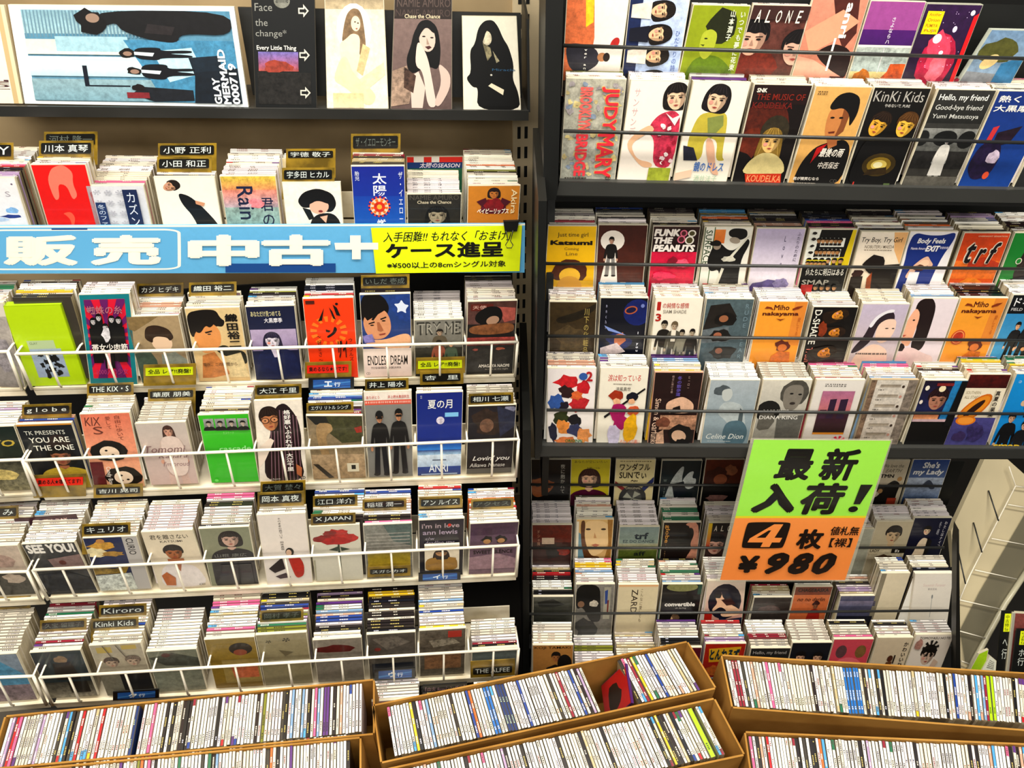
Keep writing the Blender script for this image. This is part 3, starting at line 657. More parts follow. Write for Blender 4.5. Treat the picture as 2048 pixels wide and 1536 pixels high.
# blue banner and the yellow notice clipped on it
rA = ROWS['A']
bq = [rA.on(-60, 452, .034), rA.on(1050, 447, .034), rA.on(1049, 545, .034), rA.on(-60, 547, .034)]
def bx(p): return (p + 60) / 11.1
a = A_().bg('6fb4dc', '69aed6', .04)
a.r(0, 0, 100, 7, 'f4efe0')
def ring(a, x0, y0, x1, y1, r, th, c, c2):
    rx, ry = r, r * 11.1 / .98 * .5
    def rr(x0, y0, x1, y1, rx, ry):
        pts = []
        for cx, cy, t0 in ((x1 - rx, y0 + ry, -90), (x1 - rx, y1 - ry, 0), (x0 + rx, y1 - ry, 90), (x0 + rx, y0 + ry, 180)):
            for k in range(7): t = radians(t0 + 15 * k); pts += [cx + rx * cos(t), cy + ry * sin(t)]
        return pts
    a.p(rr(x0, y0, x1, y1, rx, ry), c); ty = th * 11.1 / .98 * .5 * .36 * 5.6
    a.p(rr(x0 + th, y0 + ty, x1 - th, y1 - ty, rx - th, ry - ty), c2)
ring(a, bx(-30), 14, bx(340), 185, 3.2, .55, 'f4efe0', '6cb1d9')
a.r(bx(92), 10, bx(160), 17, '1d5490')
a.t('販', bx(2), 38, 12.6, 128, 'f4efe0', .045).t('売', bx(166), 38, 12.2, 126, 'f4efe0', .045)
a.r(bx(428), 158, bx(650), 196, '17508f')
a.t('中', bx(354), 38, 12.8, 130, 'f4efe0', .05).t('古', bx(500), 38, 12.6, 130, 'f4efe0', .05)
a.q([bx(648), 72, bx(680), 72, bx(680), 42, bx(702), 42, bx(702), 72, bx(738), 72, bx(738), 100, bx(702), 100, bx(702), 140, bx(684), 140, bx(684), 100, bx(650), 100], 'f4efe0')
a.r(bx(634), 30, bx(740), 74, '7fb9c4', '84bcc0', .1) if 0 else None
panel('banner', bq, .003, a, M_ART, -rA.PN, 'blue banner with large white lettering along the top basket', 'banner', None, 'print', '6fb4dc', M_PAPER)
yq = [rA.on(742, 456, .036), rA.on(1044, 451, .036), rA.on(1039, 542, .036), rA.on(752, 547, .036)]
a = A_().bg('e3f012', 'dcea10', .03).t('入手困難!! もれなく「おまけ」', 7, 18, 86, 44, '15170a', .012, 0, .28).t('ケース進呈', 8, 66, 80, 68, '0e1008', .035).t('※¥500以上の8cmシングル対象', 8, 150, 82, 28, '15170a', .015)
yn = panel('notice', yq, .0006, a, M_ART, -rA.PN, 'fluorescent yellow notice with black writing stuck over the blue banner', 'notice', None, 'print', 'e3f012', M_PAPER)
cl = [rA.on(1007, 443, .042), rA.on(1038, 442, .042), rA.on(1034, 463, .042), rA.on(1010, 464, .042)]
clp = panel('bulldog_clip', cl, .006, None, M_BLACK, -rA.PN, 'small black bulldog clip holding the yellow notice', 'clip')
hp = [rA.on(x, y, .044) for x, y in ((1012, 462), (1014, 470), (1016, 482), (1011, 490), (1014, 496), (1023, 496), (1026, 490), (1021, 482), (1024, 470), (1026, 461))]
MB().tube(hp, .0008, 6).build('wire_handle', M_RAIL, clp, clp.location.copy(), True)

# ------------------------------------------------------------------ row B
a = A_().bg('b8b0a8', '8c8684', .3).r(0, 0, 100, 30, 'd8d0c4').blob(50, 120, 40, 40, '9a9498', .6, 3)
card('B', -62, 5, 608, 560, 'grey cover in the neighbouring basket beside the lime folder', a, 'm', br=(50, 775))
a = A_().bg('bcd80a', 'b4d008', .03).r(20, 84, 68, 105, 'b8c8a0').t('GLAY', 24, 88, 14, 6, '6a7a58').r(20, 105, 76, 178, 'a9b8cc', '98a4b8', .1)
R_ = random.Random(4)
for (x, y) in ((36, 120), (44, 138), (34, 146), (58, 130), (64, 148), (50, 158), (60, 168), (40, 166)): a.blob(x, y, R_.uniform(4, 8), R_.uniform(6, 12), '15171c', .4, int(x + y), .45)
card('B', 5, 120, 613, None, 'lime green folder cover with a grey cut-out picture', a, bl=(62, 772), br=(172, 768), th=.014, edge='a9c408')
stack(ROWS['B'], ROWS['B'].on(20, 600), .084, 560, 'd', 'the lime green folder', .16, 5)
a = A_().bg('12848c', None, .04).r(8, 10, 90, 184, 'd8143c', None, .05).rays(48, 90, 130, '74206c', 15)
a2 = A_(); a = A_().bg('12848c', None, .04)
a.r(8, 10, 90, 184, 'dc1c40')
for k in range(15):
    t0 = 2 * pi * k / 15; t1 = t0 + pi / 15; pts = [(48, 90), (48 + 160 * cos(t0), 90 + 160 * sin(t0)), (48 + 160 * cos(t1), 90 + 160 * sin(t1))]
    c = clip(pts, 8, 10, 90, 184)
    if c: a._add(c, '74226e', 0)
for i, (x, y) in enumerate(((22, 56), (34, 48), (60, 52), (74, 54), (46, 68))):
    a.head(x, y, 14, 'c8c4c4', '0c0a0c', 'long').p([x - 10, y + 14, x + 10, y + 14, x + 12, y + 92, x - 8, y + 92], '0e0c10', .3)
a.blob(46, 84, 9, 16, 'd8d4d8', .5, 3).r(42, 118, 50, 160, 'e8a8a8', None, .5).t('蜘蛛の糸', 12, 22, 72, 18, 'b87a84', .01).t('帯女少肉筋', 14, 104, 74, 16, 'f4ece4', .015).t('1000人の少女', 18, 160, 66, 14, 'b84a84', .005)
card('B', 158, 258, 590, 563, 'teal-bordered cover of pink and purple rays', a, 'm', bl=(182, 770), br=(275, 768))
a = A_().bg('b09a78', '8a7a60', .15).p([0, 0, 62, 0, 10, 42, 0, 36], '8c7650', .3).p([0, 108, 30, 100, 40, 130, 40, 200, 0, 200], '4e5e50', .3).p([52, 112, 80, 106, 100, 130, 100, 200, 44, 200], '8c9084', .3).e(58, 78, 20, 26, 'e0c4a8').p([26, 60, 32, 30, 52, 24, 76, 36, 84, 62, 74, 74, 70, 62, 50, 58, 42, 64, 40, 78, 30, 70], '3a2618', .4)
card('B', 252, 356, 634, 590, 'brown cover with bowl-cut head looking down', a, 'o' if 0 else 'w')
divider('B', 278, 362, 572, 588, 'カジ ヒデキ', 598, 'the bowl-cut cover', '', .003)
a = A_().bg('dcc494', 'd4b888', .1).p([0, 10, 30, 2, 56, 4, 62, 26, 70, 34, 64, 50, 50, 46, 44, 70, 20, 60, 4, 78, 0, 60], '1c1410', .3).p([6, 70, 24, 44, 46, 38, 58, 60, 56, 96, 40, 116, 20, 122, 8, 96], 'dc9a5c', .08).p([10, 60, 30, 34, 52, 36, 40, 52, 32, 44, 20, 66], '1c1410').p([28, 62, 42, 58, 42, 62, 30, 66], '20140c').e(36, 68, 3.5, 1.8, '20140c').p([40, 110, 60, 96, 78, 112, 100, 118, 100, 160, 60, 130], '2c2c20', .4).p([16, 126, 40, 116, 64, 180, 30, 190, 8, 190], 'c08048', .35).p([60, 130, 90, 120, 100, 190, 62, 190], 'd8c498', .3).v('織田裕二', 70, 14, 24, 92, '18120c', .03).t('現在、この瞬間から', 14, 146, 66, 10, '5a4028', .01)
card('B', 370, 478, 618, 590, 'tan cover with glaring man and black vertical name', a, 'w')
a = A_().bg('6c5460', '8a7480', .3); card('B', 376, 480, 588, None, 'dull mauve cover standing behind the glaring man', a, back=618)
divider('B', 382, 468, 570, 585, '織田 裕二', 589, 'the mauve cover', '', .003)
a = A_().bg('1e2444', '232a50', .1).t('あなただけ見つめてる', 8, 12, 62, 14, 'd8cfa0', .01).t('大黒摩季', 34, 30, 38, 13, 'f0ecf0', .01).r(2, 60, 98, 118, 'b8a8c4', 'a090b0', .15).head(46, 92, 40, 'e4dce6', '2a2440', 'long').p([20, 114, 80, 112, 96, 140, 98, 200, 4, 200, 6, 150], '1f2a54', .3).p([40, 110, 60, 110, 54, 136, 46, 136], 'd8cfe0')
card('B', 491, 588, 614, 575, 'navy and lilac cover with curly-haired singer', a, 'm')
a = A_().bg('ee4a10', 'ea440e', .03).rays(46, 80, 38, 'f08428', 14).e(46, 80, 25, 25, 'ee4a10').r(4, 4, 22, 12, '5a2418').p([40, 22, 34, 52, 26, 54, 33, 38], '161210').p([58, 14, 66, 22, 72, 42, 64, 40], '161210').p([50, 20, 56, 30, 62, 50, 57, 48], '161210').e(66, 13, 3, 3, '161210').p([40, 74, 50, 78, 46, 82, 40, 80], '161210').p([58, 66, 64, 74, 58, 86, 44, 96, 40, 92, 54, 82], '161210').t('ザイ', 60, 102, 22, 46, '161210', .03).v('ウルフルズ', 84, 96, 10, 60, '161210').v('〜好きさ〜', 20, 84, 9, 74, '161210')
card('B', 606, 706, 598, 555, 'orange cover with brushed black katakana over a sun', a, 'c')
a = A_().bg('2f4f8a', '27407a', .15).p([56, 4, 100, 0, 100, 66, 78, 60, 62, 34], '2c4c90', .3).p([82, 12, 88, 24, 98, 26, 90, 36, 92, 46, 82, 38, 72, 44, 75, 32, 66, 22, 78, 22], 'dfe6f4').p([0, 4, 26, -6, 48, 6, 58, 30, 52, 50, 30, 60, 0, 70], '140f0e', .3).p([2, 62, 12, 40, 34, 32, 50, 38, 58, 56, 60, 78, 56, 92, 44, 104, 24, 106, 8, 92], 'd89c74', .08).q([0, 40, 46, 20, 52, 34, 12, 60], '140f0e', .3).q([50, 22, 40, 20, 20, 58, 24, 60], '140f0e').q([14, 66, 26, 62, 27, 65, 14, 69], '1a100c').q([38, 56, 50, 51, 51, 54, 39, 59], '1a100c').e(21, 71, 4, 1.6, '1a100c').e(45, 61, 4, 1.6, '1a100c').p([31, 64, 36, 64, 44, 84, 38, 87, 32, 84], 'b0704c').q([34, 93, 48, 90, 47, 94, 36, 96], '9c4c40').p([6, 104, 44, 108, 84, 92, 100, 96, 100, 132, 60, 128, 8, 124], 'eab890', .1).r(0, 128, 100, 200, 'ecdcd0', 'e8d4cc', .05).t('ENDLESS DREAM', 8, 146, 84, 24, '17120f', .008).t('YOSHIHIRO ISHIKAWA', 14, 174, 64, 6, '4a3a36', .01).t('CD', 4, 188, 8, 6, '3a3230').p([0, 96, 20, 92, 26, 112, 4, 114], '9088c0', .5)
card('B', 720, 820, 590, 572, 'denim-blue cover with reclining man above dream title', a, 'm')
divider('B', 726, 814, 555, 572, 'いしだ 壱成', 579, 'the reclining man cover', '', dim=1)
a = A_().bg('8d8a80', '6d6a60', .15).t('TRY ME', 4, 6, 92, 46, '46443e', .02).t('TRY ME', 8, 12, 84, 34, 'a8a498', .0).fig(52, 32, 130, '6a5f4c', '54483a', 'b8a088', '1c1612').fig(24, 96, 80, '4a4438', '3c362c').r(0, 96, 100, 200, '3c3a30', '2a281f', .4).fig(50, 70, 110, '9c5840', '5a3c30').fig(76, 76, 105, '50604c', '3a4038')
card('B', 829, 926, 641, 580, 'grey try-on cover with small standing dancer', a, 'W')
a = A_().bg('2a2220', '1c1a18', .3).r(0, 0, 100, 60, '5c3c34', '6c4a44', .5).p([60, 14, 98, 18, 98, 50, 76, 56], 'b86458', .4).r(6, 6, 52, 24, '6c2c20').t('天使', 10, 10, 28, 10, 'e0b8a8').p([18, 30, 40, 12, 66, 14, 74, 40, 60, 66, 28, 62, 14, 48], '120e0c', .3).e(52, 50, 11, 14, 'b8957c', 60).p([4, 66, 40, 60, 96, 56, 98, 84, 40, 90, 4, 84], '8c5c38', .5).r(0, 96, 100, 130, 'a84c44', '3a2c28', .7).r(0, 118, 100, 200, '3b3834', '2a2826', .6).blob(70, 128, 9, 4, 'b86a50', .4, 2).blob(18, 130, 6, 3, 'a85c50', .4, 3).t('AMAGAYA NAOMI', 26, 172, 66, 9, 'e4dccf', .02).t('as i am at the night', 40, 184, 50, 5, 'b8b0a4')
card('B', 936, 1034, 604, 550, 'dark cover with reclining woman and red chair', a, 'm')
def strip(rn, x0, x1, y0, y1, yb, col, txt, s, tc='15120a'):
    q = hang(rn, x0 - 4, x1 + 6, y0 - 6, yb, .010, None, 'strip_plate', 'yellowed plate with %s hung in front of %s' % (s[0], s[1]), 'plate')
    r = ROWS[rn]; sl = r.sl * (x1 - x0); z = [r.on(x0, y0, .0106), r.on(x1, y0 + sl, .0106), r.on(x1, y1 + sl, .0106), r.on(x0, y1, .0106)]
    a = A_().bg(col, None, 0).t(txt, 5, 40, 90, 118, tc, .02); art_obj('notice_strip', z, a, -r.PN, q, q.location.copy(), M_PAPER, .0001)
strip('B', 291, 386, 736, 752, 772, 'dcea10', '全品 レア!!廃盤!', ('a yellow sale strip', 'the bowl-cut cover'))
strip('B', 614, 697, 731, 747, 757, 'ee3418', '集めるなら★今です!', ('a red sale strip', 'the orange sun katakana cover'))
strip('B', 836, 924, 722, 738, 748, 'dcea10', '全品 レア!!廃盤!', ('a yellow sale strip', 'the grey dancer cover'))
strip('C', 71, 166, 957, 973, 996, 'ee3418', '集める人★増えてます!', ('a red sale strip', 'the one with yellow shirt'))
def front_div(rn, x0, x1, y0, y1, txt, s, dim=0, up=0, dn=6):
    r = ROWS[rn]; sl = r.sl * (x1 - x0)
    q = hang(rn, x0 - 5, x1 + 6, y0 - 5 - up, y1 + dn, .012, None, 'name_divider', 'black name divider hung over %s' % s, 'divider')
    z = [r.on(x0, y0, .0126), r.on(x1, y0 + sl, .0126), r.on(x1, y1 + sl, .0126), r.on(x0, y1, .0126)]
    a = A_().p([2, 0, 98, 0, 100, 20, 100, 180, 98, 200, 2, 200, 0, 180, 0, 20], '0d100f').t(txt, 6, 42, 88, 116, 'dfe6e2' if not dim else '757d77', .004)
    art_obj('name_strip', z, a, -r.PN, q, q.location.copy(), M_ART, .0001)
front_div('B', 845, 921, 748, 764, '杏   里', 'the lip under the grey dancer cover')
front_div('C', 192, 280, 976, 990, '吉川 晃司', 'the lip under the peach cover')
front_div('E', 946, 1024, 1336, 1350, 'THE ALFEE', 'the lowest basket lip near its end', 0, 8)
def section(rn, x0, x1, y0, y1, t1, s, d=.014):
    a = A_().bg('0c0f14', None, 0).r(10, 24, 92, 176, '1d5a9e', '2a6cb4', .2).p([10, 120, 92, 60, 92, 80, 10, 150], '4a8cc8').p([10, 160, 92, 130, 92, 140, 10, 172], '123c78')
    a.t(t1, 34, 52, 18, 96, 'eaf2f8', .03).t('行', 56, 70, 14, 78, 'eaf2f8', .01)
    hang(rn, x0, x1, y0, y1, d, a, 'section_sign', 'small blue section sign in black frame %s' % s, 'sign', None, M_BLACK, .002)
section('B', 617, 708, 757, 780, 'エ', 'below the orange sun katakana cover')
section('D', 837, 921, 1147, 1163, 'イ', 'under the dark lettering cover in fourth basket')
section('E', 749, 830, 1340, 1361, 'ウ', 'under the lowest basket, between two cartons')
section('E', 226, 318, 1384, 1401, 'ク', 'under the lowest basket above the first carton')

# ------------------------------------------------------------------ row C
a = A_().bg('20302a', '3a3c30', .3).t('YO', 40, 40, 50, 20, 'c8b04a', .02, 0, .2).r(0, 100, 100, 200, '48463a', '8a8468', .8).blob(40, 150, 40, 20, 'cbb878', .6, 4)
card('C', -70, 27, 856, 800, 'dark green cover with gold lettering in the neighbouring basket', a, 'm')
a = A_().bg('20242a', '1c1e22', .08).r(0, 0, 100, 4, 'd8983c').e(66, 58, 22, 26, '3a2c28', 0, .3).bust(62, 100, 50, 'a86c4c', '0f0b0a', 'b8a03c', 'bob', 0, 2.4).t('TK PRESENTS', 10, 18, 74, 12, 'd8d8cc', .004).t('YOU ARE', 14, 38, 74, 16, 'f0eee0', .008).t('THE ONE', 18, 62, 74, 16, 'f0eee0', .008)
card('C', 32, 142, 850, 832, 'black cover of child in yellow shirt', a, 'd')
divider('C', 48, 138, 814, 830, 'g l o b e', 842, 'the yellow shirt child cover', '', .004)
a = A_().bg('e48468', 'e8b490', .15).t('KIX', 6, 8, 32, 22, '7a4438', .005, 0, .1).v('自由に歩いて', 66, 4, 14, 66, '8a4a38', .005).v('愛して', 48, 6, 12, 34, '8a4a38').t('S', 20, 32, 20, 20, '7a4438')
a.blob(46, 98, 38, 30, '17100e', .3, 4, .12).e(44, 102, 17, 20, 'eed8c0', -70).e(38, 96, 3, 2.5, '1a100c').e(50, 108, 3, 2.5, '1a100c').e(40, 110, 3, 2, '5c2c28').r(0, 126, 26, 200, '6c2428', None, .3).blob(62, 170, 36, 28, '17100e', .3, 6, .12).e(62, 172, 18, 19, 'eed8c0', -70).e(58, 166, 3, 2.5, '1a100c').e(70, 178, 3, 2.5, '1a100c').e(58, 180, 3, 2, '5c2c28').t('Candy Box', 28, 140, 12, 52, 'f0e8dc', .005, 80 if 0 else 90)
card('C', 160, 258, 829, 792, 'peach cover with two dark-haired faces lying sideways', a, 'p', bl=(190, 976), br=(290, 972))
divider('C', 178, 262, 772, 787, 'THE KIX・S', 795, 'the peach sideways faces cover', '', .004)
a = A_().bg('cabfb6', 'c8b0a8', .06).fig(62, 8, 200, 'd8c4b8', 'd0b4a8', 'd8a890', '4a3028', 'long').p([44, 40, 80, 40, 92, 100, 84, 170, 46, 170, 38, 100], 'dccac0', .1).t('Tomomi', 6, 70, 84, 22, '8a6a6a', .0, 0, .3).t('Kahara', 30, 96, 60, 14, '8a6a6a', .0, 0, .3).t("I'm proud", 36, 122, 56, 20, '9a7a7a', .0, 0, .3)
card('C', 271, 370, 848, 797, 'greyish pink cover with woman in white shirt dress', a, 'W')
divider('C', 300, 386, 783, 797, '華原 朋美', 806, 'the white shirt dress cover', '', .004)
a = A_().bg('46c02c', '3fba28', .04)
for i in range(4): x = 8 + i * 23; a.r(x, 10, x + 20, 44, 'a8a8a4', '6c6c68', .3).bust(x + 10, 24, 12, 'c8b8a8', '16140f', '20201c', body=1.6)
a.t('カスケード', 44, 46, 22, 7, '9ae088').t('cascade', 30, 88, 66, 14, 'a8ecA0'.lower(), .02).e(12, 190, 4, 4, '7ae068')
card('C', 396, 496, 831, 775, 'bright green cover with four tiny photos', a, 'm')
a = A_().bg('efe6d8').p([28, 60, 44, 12, 66, 4, 90, 40, 96, 90, 90, 130, 98, 196, 10, 196, 14, 120, 30, 76], '2a161c', .2)
for k in range(9): a.p([30 + k * 7, 70 if k < 3 else 12 + k * 3, 32 + k * 7, 70 if k < 3 else 12 + k * 3, 26 + k * 8, 194, 24 + k * 8, 194], '8c6a74')
a.p([0, 110, 28, 86, 36, 92, 14, 140, 0, 160], 'f0e0d0').head(30, 44, 48, 'c8885c', '2a1810', 'short', -8).e(20, 44, 9, 7, '3a2018').e(20, 44, 7, 5.5, 'd09468').e(40, 42, 9, 7, '3a2018').e(40, 42, 7, 5.5, 'd09468').e(20, 44, 2, 1.5, '201008').e(40, 42, 2, 1.5, '201008').v('格好悪いふられ方 大江千里', 60, 20, 15, 148, 'fbf6ee', .02).t('Epic/Sony Records', 8, 184, 36, 5, 'e8e0d8').t('CD', 86, 182, 12, 8, '201410', .02).p([80, 150, 92, 160, 90, 184, 80, 176], 'c07850')
card('C', 509, 602, 803, None, 'white cover with bespectacled man in striped shirt', a, bl=(521, 968), br=(614, 963))
divider('C', 514, 598, 775, 790, '大江 千里', 799, 'the striped shirt cover', '', .005)
a = A_().bg('8a7a60', 'a08c6c', .35).p([30, 0, 100, 0, 100, 80, 60, 84, 30, 40], '4c4c30', .6).p([0, 0, 34, 0, 40, 24, 14, 26], '2c2c28', .2).p([12, 22, 42, 20, 46, 44, 30, 60, 34, 120, 52, 184, 40, 190, 18, 120], 'a88c64', .3).p([84, 36, 98, 30, 98, 50, 88, 52], 'a03424', .4).r(0, 120, 100, 200, 'b49c7c', '9c8464', .5).r(66, 150, 88, 178, 'd8d0b8').r(74, 156, 82, 170, '2c2a24').p([2, 150, 12, 150, 40, 196, 30, 198], '3a3228')
card('C', 613, 724, 832, 782, 'brown vintage cover in slipped clear sleeve', a, 'p', yr=832)
divider('C', 617, 702, 811, 822, 'エヴリ リトル シング', 826, 'the vintage brown cover', '', dim=0)
a = A_().bg('f0e6da').r(0, 28, 100, 200, '908e88', '84827c', .04).r(0, 18, 100, 28, 'e0644c').dots(1, 20, 98, 8, 'f4c8b8', 26, 1, .5).t('ありがとう', 4, 7, 28, 7, 'c03428', .01).t('井上陽水奥田民生', 50, 7, 46, 7, 'c03428', .01).fig(30, 42, 152, '151517', '1c2028', 'c89470', '0e0c0c').fig(72, 38, 152, '151517', '14161c', 'c89470', '0e0c0c').r(24, 54, 36, 58, '0c0c0c').r(66, 49, 78, 54, '0c0c0c').e(30, 47, 7, 8, '1a1a1c')
card('C', 728, 822, 785, None, 'grey cover with two men in black polo-necks', a)
divider('C', 734, 812, 763, 778, '井上 陽水', 783, 'the two black polo-necks cover', '', .005)
a = A_().bg('142f86', '163c96', .05).r(0, 116, 100, 136, '1a58b8', '3a8cd8', .1).r(0, 136, 100, 148, '16418c', 'a8c8e0', .3).r(0, 148, 100, 178, 'd8e4ee', 'b8cce0', .25).r(0, 178, 100, 200, '1e4a96', '143a80', .1).t('夏の月', 24, 16, 54, 20, 'f2f0ea', .008).e(52, 64, 9, 9, 'dcd4e0', 0, .5).r(62, 46, 92, 56, '8cc8ec').t('ANRI', 26, 172, 44, 20, 'e8eef4', .01).v('CC', 7, 4, 6, 8, 'e8eef4').r(8, 196, 92, 198, 'c8d8e8').r(34, 160, 66, 162, '2a3a5c')
card('C', 833, 925, 787, 773, 'navy cover with a summer moon over surf', a, 'm')
a = A_().bg('28242c', '1c1a1e', .25).blob(46, 44, 36, 34, '3c2c24', .6, 5).e(40, 56, 15, 20, '7c5c48', 0, .5).blob(86, 14, 14, 14, '8c8ca0', .6, 7).t("Lovin' you", 12, 146, 82, 18, 'e8e4dc', .01, 0, .3).t('Aikawa Nanase', 6, 168, 78, 12, 'c8c4bc', .01, 0, .2).r(0, 184, 100, 200, '6a6660').p([60, 0, 100, 20, 100, 60, 70, 90], '32364c', .5)
card('C', 937, 1032, 813, 768, 'murky brown portrait cover with italic loving title', a, 'w')
divider('C', 941, 1022, 792, 806, '相川 七瀬', 812, 'the murky italic portrait cover', '', .003)

# ------------------------------------------------------------------ row D
a = A_().bg('c8b8a8', 'b8a898', .2).r(0, 100, 100, 200, '5c5850', '3c3a34', .7).blob(60, 60, 30, 30, 'b0988c', .4, 4).blob(70, 130, 20, 18, 'b8a898', .3, 5)
card('D', -75, 34, 1096, 1006, 'beige sketch cover in the neighbouring basket', a, 'w')
divider('D', -60, 32, 1020, 1036, 'ひ ろ み', 1050, 'the beige sketch cover', '', .003)
a = A_().bg('4a4a4a', '35383c', .35).t('SEE YOU!', 4, 2, 92, 34, 'ece8e0', .045).p([34, 60, 100, 44, 100, 90, 40, 100], '8a7470', .3).e(60, 74, 7, 9, '6c3c34', 0, .4).p([0, 120, 60, 110, 100, 140, 100, 200, 0, 200], '2c3038', .7)
card('D', 44, 148, 1089, 1003, 'grey cover with white farewell words', a, 'w', bl=(98, 1188), br=(196, 1184))
a = A_().bg('4c2430', '2a1c34', .3).t('BITE & DAY', 36, 26, 48, 28, 'd8b8b0', .02).r(0, 80, 50, 200, '3a1820', None, .6).r(50, 80, 80, 160, '5a3c78', None, .6)
rD = ROWS['D']
q = [rD.on(28, 1038, -.05), rD.on(152, 1029, -.05), rD.on(165, 1062, -.05), rD.on(44, 1085, -.05)]
panel('photo_card', q, .001, a, M_ART, -rD.PN, 'dark plum photo card sticking up askew behind the grey street cover', 'photo card', None, 'print', '3a1820')
a = A_().bg('20305c', '1c2c50', .3).p([72, 0, 100, 0, 100, 200, 72, 200], 'b8b4b0').t('CURIO', 78, 6, 14, 60, '20242c', .01, 90).blob(30, 30, 26, 14, 'c89a3c', .5, 3).blob(16, 52, 20, 16, 'dcd0a8', .3, 5).blob(46, 60, 20, 10, 'a8843c', .4, 8).e(30, 12, 8, 8, 'c08c50', 0, .2).p([0, 140, 70, 134, 74, 200, 0, 200], 'c8ccc4', .7).p([0, 108, 40, 116, 70, 108, 60, 134, 0, 136], '8c7430', .7)
card('D', 166, 272, 1077, 998, 'navy and yellow cartoonish cover with white side', a, 'w')
divider('D', 168, 256, 1053, 1069, 'キュリオ', 1076, 'the navy and yellow cover', '', .003)
a = A_().bg('dcd0b8', 'd4c8b4', .05).t('君を離さない', 12, 10, 76, 16, '2c241c', .006).t('KATSUMI', 30, 30, 44, 7, '4a3c30', .005).p([30, 112, 44, 104, 60, 112, 88, 124, 100, 196, 6, 196, 14, 130], 'dcd4d0', .12).p([40, 104, 60, 104, 52, 140], 'a86c4c').head(50, 74, 44, 'a8683c', '1c120e', 'short').r(34, 92, 66, 104, 'a8683c', None, .1).p([12, 150, 24, 138, 38, 160, 34, 188, 16, 186], 'b0642c', .3).t('CD', 80, 186, 12, 6, '201812', .01)
card('D', 283, 384, 1065, 1003, 'cream cover of man in white shirt', a, 'W', bl=(321, 1178), br=(421, 1172))
a = A_().bg('8e9078', '84866e', .08).bust(58, 40, 46, 'c8a898', '1c1416', '26262c', 'bob', 0, 4.2).t('山根 康広', 20, 86, 66, 12, '8a8a84', 0).r(28, 124, 92, 196, '2a2a2e', None, .3)
card('D', 398, 497, 1058, 988, 'grey-green cover with woman in black', a, 'm')
a = A_().bg('e6ddd4', 'dcd4cc', .04).v('そのままの君でいて 岡本真夜', 40, 8, 8, 90, '4a403a').e(58, 104, 9, 12, '1c1210').e(56, 106, 6, 9, 'd8b8a0').p([52, 114, 74, 112, 86, 140, 84, 176, 66, 184, 58, 150], 'b82c1c', .25).p([8, 148, 40, 118, 44, 152, 20, 162], '2c2024', .3).p([20, 172, 44, 164, 54, 178, 30, 180], '4a3840', .2)
card('D', 514, 610, 1031, 1010, 'white cover with tiny red dress beside a piano', a, 'w', bl=(536, 1172), br=(625, 1164))
divider('D', 519, 603, 990, 1008, '岡本 真夜', 1013, 'the tiny piano cover', 'front one', .006)
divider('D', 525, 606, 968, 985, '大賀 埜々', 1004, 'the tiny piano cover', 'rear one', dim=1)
a = A_().bg('d2cebe', 'c8c4b4', .05)
for i, (x, y, rx, ry) in enumerate(((50, 34, 24, 20), (26, 44, 20, 14), (74, 42, 22, 15), (50, 54, 28, 14), (38, 26, 14, 12), (64, 24, 12, 12))): a.blob(x, y, rx, ry, ['a81c18', '8c1814', 'b8302a'][i % 3], .35, i + 3, .22)
a.r(53, 66, 57, 196, '28402c', None, .3).p([34, 84, 54, 72, 52, 90], '28402c').p([58, 74, 78, 84, 60, 90], '28402c').p([0, 120, 4, 120, 2, 196, 0, 196], 'a8a48c')
card('D', 619, 718, 1054, 1050, 'pale cover with a large dark red rose', a, None)
stack(ROWS['D'], ROWS['D'].on(622, 1052), .086, 975, 'm', 'the red rose cover', .16, 19, y0=.012)
divider('D', 626, 706, 1033, 1047, 'X JAPAN', 1052, 'the red rose cover', 'front one', .006)
divider('D', 630, 710, 997, 1012, '江口 洋介', 1020, 'the red rose cover', 'rear one', 0)
a = A_().bg('8c8c84', '7a766c', .4).p([40, 0, 100, 0, 100, 80, 60, 60], '5c6c68', .4)
for k in range(6): a.r(4, 30 + k * 12, 96, 33 + k * 12, 'a8a49c', None, .3)
a.r(4, 104, 96, 174, '9a8a30', 'b49828', .3)
card('D', 727, 823, 1051, 978, 'faded grey cover above a mustard plate', a, 'm')
divider('D', 729, 808, 1004, 1017, '稲垣 潤一', 1022, 'the faded grey and mustard cover', '', 0)
front_div('D', 740, 815, 1139, 1149, 'スガシカオ', 'the mustard lower half of a grey cover')
a = A_().bg('2c2834', '24222c', .2).t("i'm in love", 6, 12, 84, 16, 'b8a4a8', .015).e(68, 19, 4, 5, 'd03424').t('ann lewis', 8, 34, 78, 16, 'b0a0b0', .015).t('c/w', 14, 58, 20, 10, 'a8a0b0').t('dead/no star', 14, 72, 66, 12, 'b0a8b4', .01)
card('D', 838, 928, 1041, 968, 'slate cover with ransom-note lettering', a, 'm')
divider('D', 842, 920, 999, 1013, 'アン ルイス', 1022, 'the ransom-note lettering cover', '', 0)
a = A_().bg('ddd2bc').bust(48, 60, 46, 'c09468', '2c2018', 'a07a34', 'long', 0, 3.2).p([4, 110, 30, 90, 40, 130, 10, 150], 'a07a34').p([92, 100, 70, 90, 60, 130, 90, 150], 'a07a34')
card('D', 850, 918, 1093, None, 'small square-ish photo of a woman with spread arms', a, d=.009, bl=(851, 1141), br=(917, 1138))
a = A_().bg('5c4058', '7c6470', .25).blob(36, 64, 12, 14, '1c1410', .3, 3).e(36, 70, 8, 9, 'b88c5c').blob(66, 62, 12, 14, '1c1410', .3, 5).e(66, 68, 8, 9, 'b88c5c').r(0, 0, 100, 44, '4a2c44', None, .4).t('SWEET SILENCE', 8, 104, 84, 14, '1c1418', .02).p([0, 130, 60, 118, 100, 140, 100, 180, 0, 180], '9c8088', .3)
